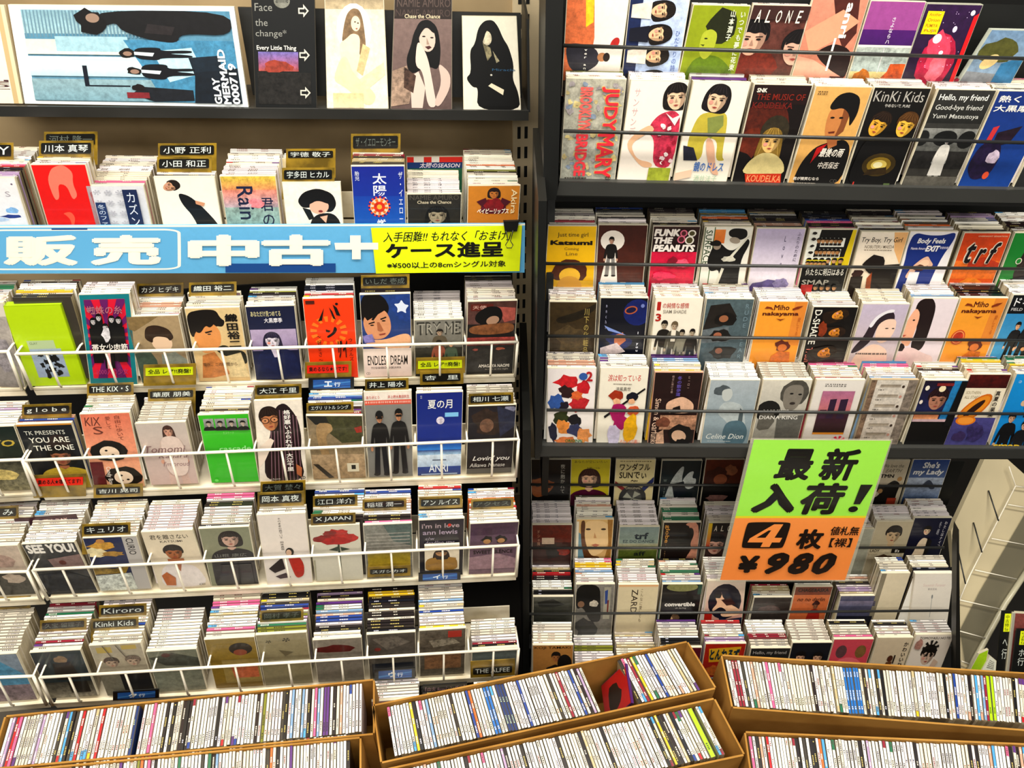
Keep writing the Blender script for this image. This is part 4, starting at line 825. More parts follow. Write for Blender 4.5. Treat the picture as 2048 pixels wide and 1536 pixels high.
card('D', 941, 1037, 1048, 978, 'plum cover with two dim faces', a, 'm')
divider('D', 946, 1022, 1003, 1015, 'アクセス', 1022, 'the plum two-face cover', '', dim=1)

# ------------------------------------------------------------------ row E
a = A_().bg('8c98a4', '6c8090', .3).p([0, 60, 60, 20, 100, 90, 100, 140, 0, 120], '5c94b0', .4).r(0, 130, 100, 200, '8c7c80', None, .6)
card('E', -80, 32, 1314, 1222, 'grey-blue cover in the lowest neighbouring basket', a, 'W')
divider('E', -50, 56, 1202, 1218, '小泉 今日子', 1232, 'the lowest neighbouring basket cover', '', 0)
a = A_().bg('20383f', '182c34', .25).blob(56, 34, 14, 16, '8c7458', .4, 4).p([34, 50, 72, 46, 80, 120, 30, 120], '0e1214', .3).r(0, 130, 100, 200, '3a3a34', '8a8474', .7).r(50, 130, 90, 180, '141414', None, .3)
card('E', 60, 160, 1306, 1196, 'dark teal cover with a hatted figure', a, 'p')
divider('E', 84, 168, 1246, 1259, '久宝 留理子', 1268, 'the dark teal hatted cover', '', dim=1)
a = A_().bg('b0a894', 'a09884', .15).r(10, 8, 40, 30, 'b8a458').r(60, 4, 90, 20, 'b8a458').head(32, 70, 34, 'b8a490', '4a4038', 'short').head(76, 66, 34, 'b8a490', '6a5c50', 'short').r(40, 110, 100, 200, '1c1c20', None, .3).r(0, 110, 40, 200, '7c7868', None, .3).p([24, 0, 26, 0, 40, 60, 38, 60], '5c5448').p([50, 0, 52, 0, 66, 50, 64, 50], '5c5448')
card('E', 179, 280, 1292, 1196, 'washed-out cover with two pale faces', a, 'w')
divider('E', 186, 272, 1243, 1257, 'Kinki Kids', 1266, 'the two pale faces cover', 'front one', .004)
divider('E', 202, 288, 1216, 1230, 'Kiroro', 1240, 'the two pale faces cover', 'rear one', 0)
a = A_().bg('747868', '8a8c7c', .35).p([0, 30, 50, 10, 100, 40, 100, 80, 30, 70], '4a5048', .5).e(36, 20, 9, 10, '5c3c38', 0, .3)
card('E', 293, 392, 1304, 1222, 'grey-green foliage cover in a cloudy sleeve', a, 'W')
a = A_().bg('907a34', '8a7028', .2).e(68, 42, 24, 24, '2c2822', 0, .3).e(66, 56, 14, 12, '8c4c34').r(24, 84, 100, 180, '9c8850', None, .2).p([40, 110, 96, 104, 96, 160, 44, 160], 'b86a48', .4)
card('E', 409, 508, 1280, 1172, 'ochre cover with dark round hair', a, 'p')
a = A_().bg('9a9070', '8c8468', .15).rays(22, 26, 6, '3c382c', 5).rays(58, 22, 8, '3c382c', 5).p([40, 60, 70, 70, 52, 84], '6c644c').r(0, 100, 100, 104, 'c8c0a8')
card('E', 512, 612, 1271, 1182, 'khaki cover printed with small black stars', a, 'c')
divider('E', 524, 602, 1226, 1240, '岡村 孝子', 1248, 'the khaki star cover', '', dim=1)
a = A_().bg('8c8478', '7c766a', .25).blob(50, 44, 42, 20, '5c1418', .4, 4).r(0, 90, 100, 94, 'b8b4a8')
card('E', 626, 722, 1281, 1176, 'grey cover with flat red flower', a, 'c')
a = A_().bg('4c4640', '5c564c', .5).p([10, 20, 60, 10, 90, 40, 40, 70], '6c655c', .8).r(6, 130, 96, 196, '161d28', None, .2).e(20, 66, 7, 8, '7c2c28', 0, .4)
card('E', 734, 830, 1270, 1180, 'crinkled dark grey sleeve cover', a, 'd')
a = A_().bg('645c50', '544c40', .6).r(62, 6, 92, 34, 'a83428').p([20, 44, 70, 36, 90, 60, 30, 74], '8c8474', .8).r(10, 100, 92, 170, '7c5c40', None, .6)
card('E', 839, 931, 1262, 1166, 'crinkled brown sleeve cover with a red patch', a, 'p')
a = A_().bg('4c5450', '8c9490', .3)
card('E', 945, 1037, 1300, 1240, 'short dull grey case at the basket end', a, 'w')
# slivers of the shelf below
card('F', 744, 838, 1404, 1364, 'pink-striped stack front under the blue section sign', A_().bg('c8a0b0', None, .2), 'p')
card('F', 843, 936, 1396, 1372, 'dark plum front with sale writing between cartons', A_().bg('3c2430', None, .3), 'd')
card('F', 950, 1036, 1386, 1366, 'pale front hidden behind the middle carton corner', A_().bg('c8c0b0', None, .2), 'w')
hang('F', 846, 934, 1371, 1390, -.012, A_().bg('1c1418', None, .1).t('【中古 8cmシングル】', 5, 40, 90, 120, 'a0808c', .005), 'section_sign', 'dim plum section sign with used-single writing between two cartons', 'sign', None, M_BLACK, .002)
# ------------------------------------------------------------------ dark racks
def rack(label, rows, xl, xr, lip=None, sides=None, rails=(), depth=.14, right=True):
    r0 = ROWS[rows[-1]]; o = r0.P0.copy(); root = obj('display_rack', None, None, o, label, 'rack')
    for rn in rows:
        r = ROWS[rn]; depth = {'K': .03, 'L': .075, 'M': .085, 'N': .09, 'O': .08, 'P': .03, 'Q': .08, 'R': .085, 'S': .11}[rn]; a = r.on(xl - 4, r.by(xl)); b = r.on(xr, r.by(xr)); a.z -= .005; b.z -= .005
        MB().quadbox([a - r.n * .002, b - r.n * .002, b + r.n * depth, a + r.n * depth], -V((0, 0, .003))).build('step', M_BLACK, root, o)
        MB().quadbox([a + r.n * depth, b + r.n * depth, b + r.n * (depth + .02) + V((0, 0, .13)), a + r.n * (depth + .02) + V((0, 0, .13))], r.n * .002).build('step_back', M_BLACK, root, o)
    for (rn, p, q) in rails:
        r = ROWS[rn]; A, B = r.on(*p, .016), r.on(*q, .016)
        MB().tube([A, B], .0027).build('retaining_rod', M_RAIL, root, o, True)
    if lip:
        rn, (a, b, c, d) = lip; r = ROWS[rn]
        pts = [r.on(*a, .012), r.on(*b, .012), r.on(*c, .012), r.on(*d, .012)]
        MB().quadbox([pts[3], pts[2], pts[1], pts[0]], r.n * .003).build('tray_lip', M_LIP, root, o)
        MB().quadbox([pts[0], pts[1], pts[1] + r.n * .02, pts[0] + r.n * .02], -V((0, 0, .002))).build('tray_ledge', M_LIP, root, o)
        MB().quadbox([pts[3], pts[2], pts[2] + r.n * .16, pts[3] + r.n * .16], V((0, 0, .002))).build('tray_underside', M_BLACK, root, o)
    for (rn, poly, dep) in sides or ():
        r = ROWS[rn]; pts = [r.on(x, y, .018) for x, y in poly]
        n = len(pts); m = MB(); vs = pts + [p + r.n * dep for p in pts]
        m.add(vs, [tuple(range(n))[::-1], tuple(range(n, 2 * n))] + [(i, (i + 1) % n, (i + 1) % n + n, i + n) for i in range(n)]).build('side_panel', M_BLACK, root, o)
    return root
rack('upper dark rack with two steps of face-out cds and a grey front tray', 'KL', 1124, 2075,
     ('L', ((1119, 364), (2075, 382), (2075, 409), (1112, 393))),
     (('L', [(1092, -40), (1128, -40), (1116, 372), (1112, 400), (1086, 400)], .2),),
     (('K', (1126, 91), (2070, 118)), ('L', (1127, 262), (2070, 286))))
rack('middle dark rack with three steps of cds and a grey front tray', 'MNO', 1090, 2075,
     ('O', ((1083, 894), (2075, 900), (2075, 919), (1079, 914))),
     (('O', [(1077, 402), (1094, 402), (1090, 640), (1084, 900), (1079, 918), (1070, 918)], .24),),
     (('M', (1091, 527), (2070, 538)), ('N', (1094, 672), (2070, 681)), ('O', (1093, 820), (2070, 828))))
rack('recessed dark rack below the middle tray with four steps of cds', 'PQRS', 1062, 1905, None,
     (('R', [(1046, 860), (1062, 860), (1059, 1120), (1058, 1400), (1046, 1400)], .3),       ('S', [(1914, 1090), (1918, 1060), (1922, 1420), (1910, 1420)], .02)),
     (('P', (1058, 969), (1884, 972)), ('Q', (1058, 1096), (1888, 1095)), ('R', (1058, 1228), (1897, 1221)), ('S', (1058, 1360), (1900, 1352))), .13)
# dark board closing the rack side towards the white baskets, and black space behind
m = MB(); a = at(1066, 300, 1.4)
p0, p1 = at(1069, -40, 1.12), at(1055, 1420, 1.66)
m = MB(); q = [hit(1068, -60, V((.0, 1.2, 0)), V((0, 1, 0)))]
s0 = CAM + ray(1070, 100) * (1.17 / ray(1070, 100).y); 
x_ = .056
E_ = obj('upright_panel', None, None, V((x_, 1.0, .1)), 'tall black panel between the beige upright and the dark racks', 'panel')
vs = []
prof = [(1.22, 1.9), (1.40, 1.9), (1.40, .66), (.95, .66), (.98, .85), (1.10, 1.2), (1.16, 1.5)]
for xx in (x_, x_ + .012):
    for (y, z) in prof: vs.append(V((xx, y, z)))
n = len(prof)
MB().add(vs, [tuple(range(n)), tuple(range(n, 2 * n))[::-1]] + [(i, i + n, (i + 1) % n + n, (i + 1) % n) for i in range(n)]).build('board', M_BLACK, E_, V((x_, 1.0, .1)))

# ------------------------------------------------------------------ row K
a = A_().bg('ece4dc', 'e8e0d8', .05).p([0, 0, 44, 0, 50, 80, 40, 200, 0, 200], 'd8794a', .4).p([0, 96, 20, 90, 56, 100, 64, 130, 40, 150, 10, 146], '34323e', .3).e(66, 118, 8, 9, 'b8845c', 0, .2).e(74, 118, 6, 9, '2c1c18').p([30, 0, 44, 0, 46, 50, 34, 60], 'f0c830', .3).e(86, 90, 7, 12, 'b8302c', 20, .3).v('Over and Over', 32, 92, 10, 96, 'f4efe8', .02).p([0, 166, 54, 160, 60, 198, 0, 198], '4c4438', .9)
K = ROWS['K']
card('K', 1135, 1258, -10, None, 'orange and white cover with sideways figure in navy', a, bl=(1124, 192), br=(1232, 194), yr=-8)
a = A_().bg('c8d4ec', 'b0c4e4', .3).r(0, 0, 22, 200, '20305c', None, .3)
for i, y in enumerate((26, 70, 112, 158)): a.head(56, y, 36, 'ecc49c', '1c120c', 'bob', 80).p([4, y - 10, 38, y - 16, 38, y + 16, 4, y + 14], '15182c' if i % 2 else 'e8dcd0', .2)
a.v('ひだまりの詩', 84, 60, 9, 80, '3c58a0', .005)
card('K', 1262, 1380, -9, None, 'pale blue cover with four faces stacked sideways', a, bl=(1240, 196), br=(1346, 200))
a = A_().bg('9aa61c', '8c9a14', .12).p([14, 110, 40, 96, 66, 100, 96, 130, 100, 200, 0, 200], '6a8410', .3).blob(58, 40, 27, 34, '2a2e0c', .3, 3, .12).p([26, 52, 40, 44, 54, 54, 52, 90, 40, 108, 28, 98, 24, 74], 'b4bc3c', .1).p([26, 76, 34, 76, 32, 80], '4c5410').e(34, 64, 3, 1.5, '20240a').p([50, 150, 66, 142, 60, 170], 'dce090').p([68, 150, 84, 142, 80, 176], 'dce090').v('いつでも夢に花束', 86, 8, 10, 120, 'f0f4d8', .012).v('山本潤子', 68, 6, 10, 62, 'f0f4d8', .012)
card('K', 1388, 1500, 10, 3, 'olive green cover with a short-haired profile', a, 'w', bl=(1346, 206), br=(1456, 209))
a = A_().bg('6c4038', '5c3228', .5).blob(30, 120, 50, 40, '7c3020', .5, 4).head(14, 66, 62, 'e0b49c', '140e10', 'short').head(96, 84, 60, 'dcb09c', '140e10', 'short').r(0, 0, 100, 26, '4a2c28', None, .2)
for i, ch in enumerate('ALONE'): a.t(ch, 8 + i * 18, 8, 9, 24, 'f4ecdc', .005, 0, .15)
card('K', 1508, 1622, 10, 3, 'brown lonely-title cover with two half-hidden faces', a, 'w', bl=(1452, 209), br=(1560, 212))
a = A_().bg('d89880', 'c47c64', .15).p([36, 0, 84, 0, 96, 60, 80, 90, 60, 60], '5c2c24', .3).p([30, 96, 60, 78, 100, 92, 100, 150, 70, 130, 44, 112], '2c1512', .3).p([0, 60, 60, 20, 96, 40, 60, 74, 20, 100], 'e8a888', .06).p([0, 104, 30, 110, 90, 140, 60, 170, 0, 180], 'eaae96', .08).e(20, 162, 9, 12, '3c50a8', 0, .3).t('anri', 64, 8, 14, 62, 'f8f0e8', .03, 90).r(58, 70, 62, 130, 'f8f0e8').r(70, 140, 96, 160, '5c302c', None, .3)
card('K', 1628, 1738, -6, None, 'flesh-toned cover of bare arms crossed overhead', a, bl=(1568, 212), br=(1672, 215))
a = A_().bg('a8589c', '9c4c94', .12).r(0, 50, 100, 78, '5c2078', '4c1a6c', .15).r(0, 78, 100, 82, 'e8dcd8').r(0, 82, 100, 128, 'b8c0b8', 'a8b4b0', .5).r(0, 128, 100, 200, 'd8c890', 'e0a830', .25).blob(26, 142, 17, 20, 'b8701c', .6, 4).blob(88, 140, 28, 36, 'c0581c', .6, 7).r(0, 168, 100, 176, 'e8a824', None, .3).v('さよならハー', 48, 26, 8, 60, 'f0e4f0', .01).r(50, 84, 51, 130, 'f0e8e8')
card('K', 1743, 1851, 2, None, 'purple sky and autumn trees painted cover', a, bl=(1678, 215), br=(1782, 217))
a = A_().bg('3c1c4c', '201028', .35).blob(56, 106, 34, 56, 'b8244c', .4, 4, .15).blob(50, 84, 22, 34, 'e8506c', .3, 5).blob(58, 120, 16, 28, 'f07888', .4, 9).e(40, 62, 8, 9, 'fbe0e8').e(66, 44, 4, 6, 'e8d8f8').e(56, 88, 4, 4, 'fff').e(88, 14, 4, 5, 'f4f0fc').r(6, 12, 36, 54, 'f0dc14')
for i, t in enumerate(('Another', 'Orion', 'FUMIYA', 'FUJII')): a.t(t, 10, 15 + i * 10, 22, 6, 'c08010', .01)
a.p([92, 20, 100, 14, 100, 200, 92, 200], 'd82028')
rg = random.Random(3)
for i in range(40): a.e(rg.uniform(4, 90), rg.uniform(4, 190), .7, .8, 'e0c8f0', 0, 0, 6)
card('K', 1855, 1965, 8, None, 'pink nebula cover with a yellow square sticker', a, bl=(1782, 217), br=(1884, 219), th=.008, edge='b8b8a8')
a = A_().bg('7c98b4', '98a8b4', .3).blob(46, 50, 40, 34, '5c5c2c', .4, 4).e(34, 76, 14, 20, 'e0c890', 30, .15).p([0, 100, 100, 110, 100, 200, 0, 200], '8c9094', .25).p([60, 80, 100, 60, 100, 150, 60, 140], '3c7ca4', .3)
card('K', 1984, 2078, 60, None, 'slipped low cover with windswept hair against blue', a, bl=(1884, 219), br=(1990, 221), th=.008, edge='c0c4b8')

# ------------------------------------------------------------------ row L
a = A_().bg('b8b4a4', 'a8a89c', .45)
rg = random.Random(9)
for i in range(60): a.blob(rg.uniform(2, 96), rg.uniform(4, 190), rg.uniform(3, 7), rg.uniform(3, 7), rg.choice(['c8b888', '8c98a8', 'd8c890', 'a8a0a0']), .4, i, .4, 8)
a.t('JUDY', 60, 12, 32, 84, 'e8b450', .05, 90).t('MARY', 60, 100, 32, 90, 'e8b450', .05, 90)
a.t('JUDY', 61, 13, 30, 82, 'e03848', .03, 90).t('MARY', 61, 101, 30, 88, 'e03848', .03, 90).t('BROOKLYN', 24, 14, 22, 80, 'e87068', .04, 90).t('BRIDGE', 22, 102, 22, 84, 'e04850', .04, 90)
a.t('CD', 82, 186, 10, 7, '15120e', .01).dots(6, 188, 40, 6, '3a342c', 12, 1)
card('L', 1134, 1252, 157, 129, 'speckled grey cover with pink letters on end', a, 'w', bl=(1121, 364), br=(1228, 365))
a = A_().bg('efe6dc', 'f2e8dc', .03).v('サンサンデイ', 8, 12, 12, 110, 'd0a8a8').p([60, 60, 84, 52, 100, 66, 100, 168, 62, 164, 58, 110, 44, 96, 46, 78], 'c83c58', .6).p([46, 80, 56, 92, 40, 100, 14, 120, 30, 150, 60, 156, 62, 166, 40, 166, 4, 122, 22, 96], 'e8bc98', .05).head(84, 30, 44, 'ecc8a8', '1c1412', 'bob', -6).r(56, 166, 98, 200, 'a4ac3c', None, .3).p([70, 58, 84, 68, 98, 60, 90, 82], 'f0e4e0', .1)
rg = random.Random(2)
for i in range(16): a.blob(rg.uniform(62, 96), rg.uniform(66, 156), 4, 4, rg.choice(['f0d8d8', 'a01c38', 'f4e8e4']), .2, i)
card('L', 1263, 1377, 161, 131, 'white cover with girl in red floral blouse', a, 'w', bl=(1234, 366), br=(1337, 368))
a = A_().bg('efe7d8', None, .03).p([20, 60, 44, 54, 62, 52, 76, 64, 80, 140, 88, 150, 70, 150, 66, 108, 40, 104, 44, 150, 16, 150, 10, 110], 'c4b448', .12).p([38, 66, 66, 60, 70, 80, 48, 112], '8c9450', .15).head(48, 32, 46, 'ecc8a8', '1c1418', 'bob', 8).p([44, 100, 60, 112, 72, 160, 84, 180, 66, 176, 48, 130], 'e0b498', .06).p([4, 120, 24, 124, 36, 150, 10, 150], '2c2c3c', .4).t('鏡のドレス', 32, 152, 56, 20, '3c74b8', .015).t('酒井法子', 36, 180, 44, 13, 'b8ccb4', .008).p([0, 176, 30, 168, 30, 184, 0, 192], 'eccab0')
card('L', 1388, 1500, 164, 134, 'white cover with short-haired woman in yellow shirt', a, 'w', bl=(1346, 368), br=(1450, 370))
a = A_().bg('1c0e0c', '140a08', .3).blob(40, 70, 44, 50, '5c2414', .6, 4).blob(20, 110, 24, 30, '6c2c18', .5, 8).r(0, 0, 100, 36, '2a1210', None, .3).t('SNK', 6, 6, 18, 8, 'f4ecdc', .03).t('THE MUSIC OF', 8, 16, 86, 12, '8c2c1c', .01).t('KOUDELKA', 4, 32, 72, 12, '7c241c', .01).e(56, 88, 26, 32, '3c3424', 0, .4).head(54, 108, 44, 'e8c07c', '8c7030', 'long').p([40, 130, 66, 130, 90, 150, 96, 176, 12, 176, 20, 150], 'd8c890', .15).p([20, 174, 90, 172, 94, 192, 26, 192], 'c83818', .4).t('KOUDELKA', 26, 176, 66, 14, 'e8a070', .01)
card('L', 1510, 1624, 169, 138, 'dark gothic cover with a fair-haired figure and red lettering', a, 'w', bl=(1462, 371), br=(1564, 373))
a = A_().bg('dcb06c', 'd8a860', .08).p([6, 200, 12, 150, 30, 116, 60, 104, 84, 100, 100, 120, 100, 200], '15110f', .2).p([44, 92, 66, 92, 70, 112, 56, 120], 'b87444').p([36, 50, 44, 34, 66, 36, 74, 60, 72, 84, 58, 102, 44, 98, 38, 80], 'c88850', .08).p([62, 40, 76, 50, 74, 84, 60, 100, 64, 70], '8c5430').p([34, 36, 44, 14, 64, 8, 86, 18, 90, 50, 82, 78, 76, 52, 60, 38, 40, 44], '120d0c', .2).e(46, 58, 4, 2, '20140c').e(62, 58, 4, 2, '20140c').p([46, 86, 58, 84, 58, 88, 48, 89], '703020').dots(6, 8, 18, 8, '6a5030', 5, 2).p([34, 118, 52, 108, 30, 150], 'b81c1c').t('最後の雨', 42, 118, 46, 18, 'ece4d8', .02, 0, .25).t('中西保志', 46, 146, 40, 14, 'ece4d8', .01, 0, .2).t('君が微笑むなら', 6, 178, 50, 7, 'ece4d8', .01).t('CD', 78, 182, 14, 7, '5a5450', .01).dots(6, 190, 46, 5, 'b8b0a4', 14, 1)
card('L', 1633, 1744, 173, 141, 'tan portrait cover with brushed white last-rain title', a, 'p', bl=(1574, 373), br=(1676, 375))
a = A_().bg('15110e', '0e0b0a', .1).t('KinKi Kids', 4, 6, 90, 20, 'b8b4ac', 0).t('やめないで, PURE', 28, 30, 46, 7, 'c8c4bc', .01).head(28, 72, 42, 'e8b040', '2c1c10', 'short', 18).head(78, 72, 42, 'ecbc4c', '5c3c18', 'short', 10).p([10, 96, 40, 100, 60, 96, 98, 96, 100, 200, 0, 200], '100c0a', .1).e(54, 150, 32, 24, '4c3c14', 0, .15).e(54, 150, 23, 16, '9c8028', 0, .1).e(54, 150, 15, 10, 'e8d070').e(52, 150, 9, 6, 'f8f0c0').p([36, 160, 70, 154, 74, 168, 30, 172], '3c2c10', .4).t('J', 12, 186, 6, 8, 'c83c30').r(76, 188, 88, 193, '5c6c44')
card('L', 1750, 1862, 175, 144, 'black cover with two gold faces over glowing light', a, 'w', bl=(1685, 375), br=(1786, 377))
a = A_().bg('3a3a38', '45423c', .3).r(0, 0, 100, 64, '3c3b38', '282826', .2).t('Hello, my friend', 6, 8, 86, 15, 'ecebe4', .012).t('Good-bye friend', 6, 28, 84, 13, 'd0cfc8', .008).t('Yumi Matsutoya', 6, 46, 84, 11, 'd0cfc8', .008).r(0, 74, 100, 120, '8c8c88', '5c5c58', .5).e(46, 94, 22, 16, '1c1c1c', 0, .2).e(86, 96, 16, 18, '1c1c1c', 0, .2).e(4, 94, 12, 16, '242424', 0, .2).r(0, 120, 100, 156, '2c2a28', None, .6).fig(52, 90, 92, 'd8d4cc', 'c8c4bc', 'a8a8a4', '1c1c1c').p([40, 128, 62, 128, 66, 170, 40, 170], 'dcd8d0', .1).r(0, 172, 100, 200, '6c685f', '4c4a44', .4)
card('L', 1878, 1992, 179, 149, 'monochrome friend-title cover with figure before arches', a, 'p', bl=(1800, 377), br=(1902, 379))
a = A_().bg('1c3a80', '1a4c98', .12).t('熱くなれ', 6, 8, 88, 13, 'f0ece4', .015).t('大黒摩季', 4, 26, 84, 13, 'f0ece4', .015).p([30, 80, 70, 66, 60, 100, 30, 110], '2c1c2c', .4).p([18, 70, 28, 66, 24, 100, 14, 104], 'c83c40').p([10, 100, 44, 96, 56, 130, 50, 170, 20, 180, 0, 150], '281a40', .6).blob(44, 130, 12, 16, 'c8b8c8', .5, 4).e(44, 168, 6, 8, 'e0603c')
card('L', 1999, 2112, 182, 152, 'royal blue cover with dark leaping figure', a, 'm', bl=(1912, 379), br=(2012, 381))
card('L', 2120, 2230, 186, None, 'grey cover cut off at the tray end', A_().bg('4c4c4c', '2c2c2c', .4).t('Un', 30, 150, 30, 20, 'e8e8e0', .02), bl=(2024, 381), br=(2120, 383))

# ------------------------------------------------------------------ row M (dark case mixes stand in for shade under the upper tray)
a = A_().bg('f2c414', 'ecb80c', .04).t('Just time girl', 20, 16, 64, 14, '3c2c14', .006).t('Katsumi', 6, 36, 88, 12, '241808', .05).t('Coming', 36, 54, 30, 9, '7c6020').t('Line', 40, 66, 24, 9, '7c6020').blob(50, 120, 36, 34, '5c2c14', .4, 3, .08, 24).e(50, 130, 22, 22, 'f0c040', 0, .05).r(0, 142, 100, 152, 'e8b810').e(50, 160, 26, 30, 'e0a83c')
card('M', 1097, 1193, 452, 416, 'bright yellow cover with curly hair halo', a, 'p', bl=(1088, 601), br=(1184, 602))
a = A_().bg('4c2218', '5c2a1c', .3).e(30, 40, 25, 27, 'efe6dc').p([22, 60, 38, 60, 46, 162, 6, 162], 'efe6dc').fig(28, 30, 104, '1c1614', '8c8884', 'c8a088', '1c1412')
card('M', 1198, 1295, 450, 413, 'maroon cover with a white keyhole and tiny figure', a, 'd')
a = A_().bg('d01848', 'c81444', .25).r(0, 0, 100, 66, '3a1c18', '2c1614', .2).t('FUNK', 2, 6, 56, 19, 'f4ece4', .05, 0, .15).t('THE', 2, 27, 42, 17, 'f4ece4', .05, 0, .15).t('PEANUTS', 2, 46, 92, 19, 'f4ece4', .05, 0, .15).e(66, 16, 8, 9, 'e07890').e(62, 32, 9, 10, 'e07890').e(66, 16, 5, 6, '5c2c2c').e(62, 32, 6, 7, '5c2c2c').e(84, 16, 9, 9, 'efe8dc').e(80, 34, 10, 11, 'efe8dc').e(84, 16, 6, 6, '5c5430').e(80, 34, 7, 8, '5c5430').blob(50, 92, 12, 16, '8c0c30', .4, 4).blob(70, 96, 14, 12, 'e85c78', .4, 6).blob(30, 130, 24, 12, 'e03460', .4, 2)
card('M', 1308, 1400, 453, 414, 'crimson cover with bold white peanut-title words', a, 'd', edge='c8c0b0')
a = A_().bg('e8e4d8', 'e0dcd0', .05).t('SURFACE', 3, 8, 14, 92, '3c5430', .01, 90).r(20, 0, 22, 200, '4c6c3c').r(0, 0, 2, 200, '3c5430').r(22, 6, 44, 42, 'e89044', 'd87834', .1).p([50, 10, 60, 2, 88, 4, 92, 24, 78, 34, 64, 28, 52, 22], '1c1814', .2).e(66, 34, 12, 8, 'a89c8c', 20).p([22, 46, 36, 40, 54, 60, 70, 60, 92, 26, 100, 40, 84, 90, 90, 200, 46, 200, 44, 110, 22, 120, 12, 90], '15120f', .25).e(30, 50, 8, 9, '9c8c7c').blob(28, 42, 12, 9, '1c1612', .2, 4).p([92, 24, 98, 20, 60, 90, 54, 86], 'd8d4c4').blob(58, 84, 14, 8, 'd0ccbc', .3, 6).p([38, 150, 44, 152, 52, 110, 46, 108], 'd8d4c4')
card('M', 1411, 1506, 454, 416, 'white cover with black-clad guitarist and orange square', a, 'd')
a = A_().bg('c0b4d0', 'e8e0e0', .1).v('ふたりのために', 86, 8, 8, 80, '3c3450', .008).v('Love', 58, 14, 9, 90, '5c5470', 0).blob(50, 160, 40, 22, '5c4c84', .5, 4).blob(70, 150, 16, 14, '8c80a8', .5, 6)
card('M', 1515, 1611, 457, 419, 'pale lilac cover with violet hills at the bottom', a, 'd')
a = A_().bg('ecebe0', None, .05).r(60, 0, 100, 100, 'dcc41c').r(0, 100, 100, 200, '141210', None, .15).p([24, 0, 92, 0, 86, 74, 18, 74], '1c1814', .4).r(28, 22, 80, 46, 'ecebe0').r(22, 52, 76, 76, 'e8e4d4')
rg = random.Random(5)
for y in (30, 60, 84, 160):
    for k in range(6): x = 24 + k * 9 if y < 80 else 10 + k * 14; a.head(x, y, 13, rg.choice(['c89868', 'd8a878', 'b88858']), '15100e').r(x - 4, y + 6, x + 4, y + 12, '2c2420')
for y in (8, 24, 42, 60): a.blob(10, y, 5, 4, '2c2420', .3, y)
for k in range(5): a.r(4 + k * 9, 80, 12 + k * 9, 98, 'd8c818'); a.head(8 + k * 9, 90, 11, 'c89868', '15100e')
a.t('俺たちに明日はある', 8, 104, 84, 20, 'e8e4d8', .004).t('SMAP', 4, 136, 60, 14, 'b8b4a8', .02).r(4, 150, 30, 180, 'b82420', None, .4)
card('M', 1621, 1714, 459, 420, 'collage cover of many tiny faces over black band', a, 'd')
a = A_().bg('efe4d4', 'e8d4b8', .05).p([70, 0, 100, 0, 100, 90, 80, 50], 'e8b880', .05).t('Try Boy, Try Girl', 4, 14, 88, 18, '2c241c', .008, 0, .15).t('NOBUTERU MAEDA', 14, 36, 64, 9, '6c5c48', .002).dots(14, 48, 60, 5, '8c7c68', 16).blob(44, 90, 24, 26, '201410', .25, 3, .12).p([58, 92, 100, 88, 100, 200, 40, 200, 40, 128], '1c1210', .3).blob(12, 118, 13, 15, '3c1c18', .3, 7).p([0, 126, 26, 124, 30, 200, 0, 200], '241412', .3).p([36, 130, 44, 112, 50, 160, 40, 170], '9c4c20', .4)
card('M', 1724, 1817, 464, 419, 'cream cover with kissing silhouettes in profile', a, 'm')
a = A_().bg('e9e4e4', None, .04).p([8, 2, 40, 10, 70, 10, 96, 0, 98, 20, 80, 80, 70, 200, 0, 200, 6, 90, 2, 40], '1c3884', .06).t('Body Feels', 20, 18, 60, 18, 'f4f0ec', .025, 0, .2).t('EXIT', 42, 38, 30, 16, 'f4f0ec', .035, 0, .2).t('Namie Amuro', 10, 42, 32, 7, 'e0dce8', .01).t('安室奈美恵', 72, 40, 22, 7, 'e0dce8', .01).p([14, 130, 22, 100, 40, 74, 52, 66, 58, 76, 70, 92, 62, 100, 48, 82, 36, 96, 30, 130], 'e0b8a0', .08).e(48, 88, 10, 12, 'ecc8ac', 40).blob(42, 100, 12, 10, '5c3020', .3, 4).p([22, 112, 44, 112, 44, 200, 18, 200], 'e8e4e4', .1)
card('M', 1822, 1916, 463, 421, 'navy swoosh cover with white-topped girl arm overhead', a, 'm')
a = A_().bg('d04c1c', 'd8641c', .2).r(0, 78, 100, 130, 'e0782c', None, .3).p([30, 80, 60, 66, 100, 84, 100, 96, 30, 96], 'b83c14', .3).blob(50, 180, 40, 54, 'e08428', .2, 4, .05).e(50, 180, 30, 40, 'd8742c', 0, .2).t('t', 15, 24, 22, 62, 'f0e0cc', .05, 0, .3).t('r', 38, 40, 24, 46, 'f0e0cc', .05, 0, .3).t('f', 64, 22, 26, 64, 'f0e0cc', .05, 0, .3).t('t', 17, 26, 18, 58, '1a1014', .02, 0, .3).t('r', 40, 42, 20, 42, '1a1014', .02, 0, .3).t('f', 66, 24, 22, 60, '1a1014', .02, 0, .3).t('OVERNIGHT SENSATION', 30, 5, 64, 4, 'f0c8a8', .01)
card('M', 1930, 2021, 466, 424, 'burnt orange cover with three huge black letters', a, 'd')
a = A_().bg('1c8434', '187c30', .05).head(66, 64, 66, 'e8bc9c', '2c1c18', 'long').p([26, 130, 60, 120, 100, 140, 100, 200, 0, 200], '181420', .3).e(30, 78, 7, 9, 'd8d0c0').e(30, 78, 5, 7, '1c8434').p([10, 170, 40, 160, 50, 200, 10, 200], '4c84c8', .3)
card('M', 2031, 2122, 466, 425, 'vivid green cover with long-haired face and hoop earring', a, 'd')

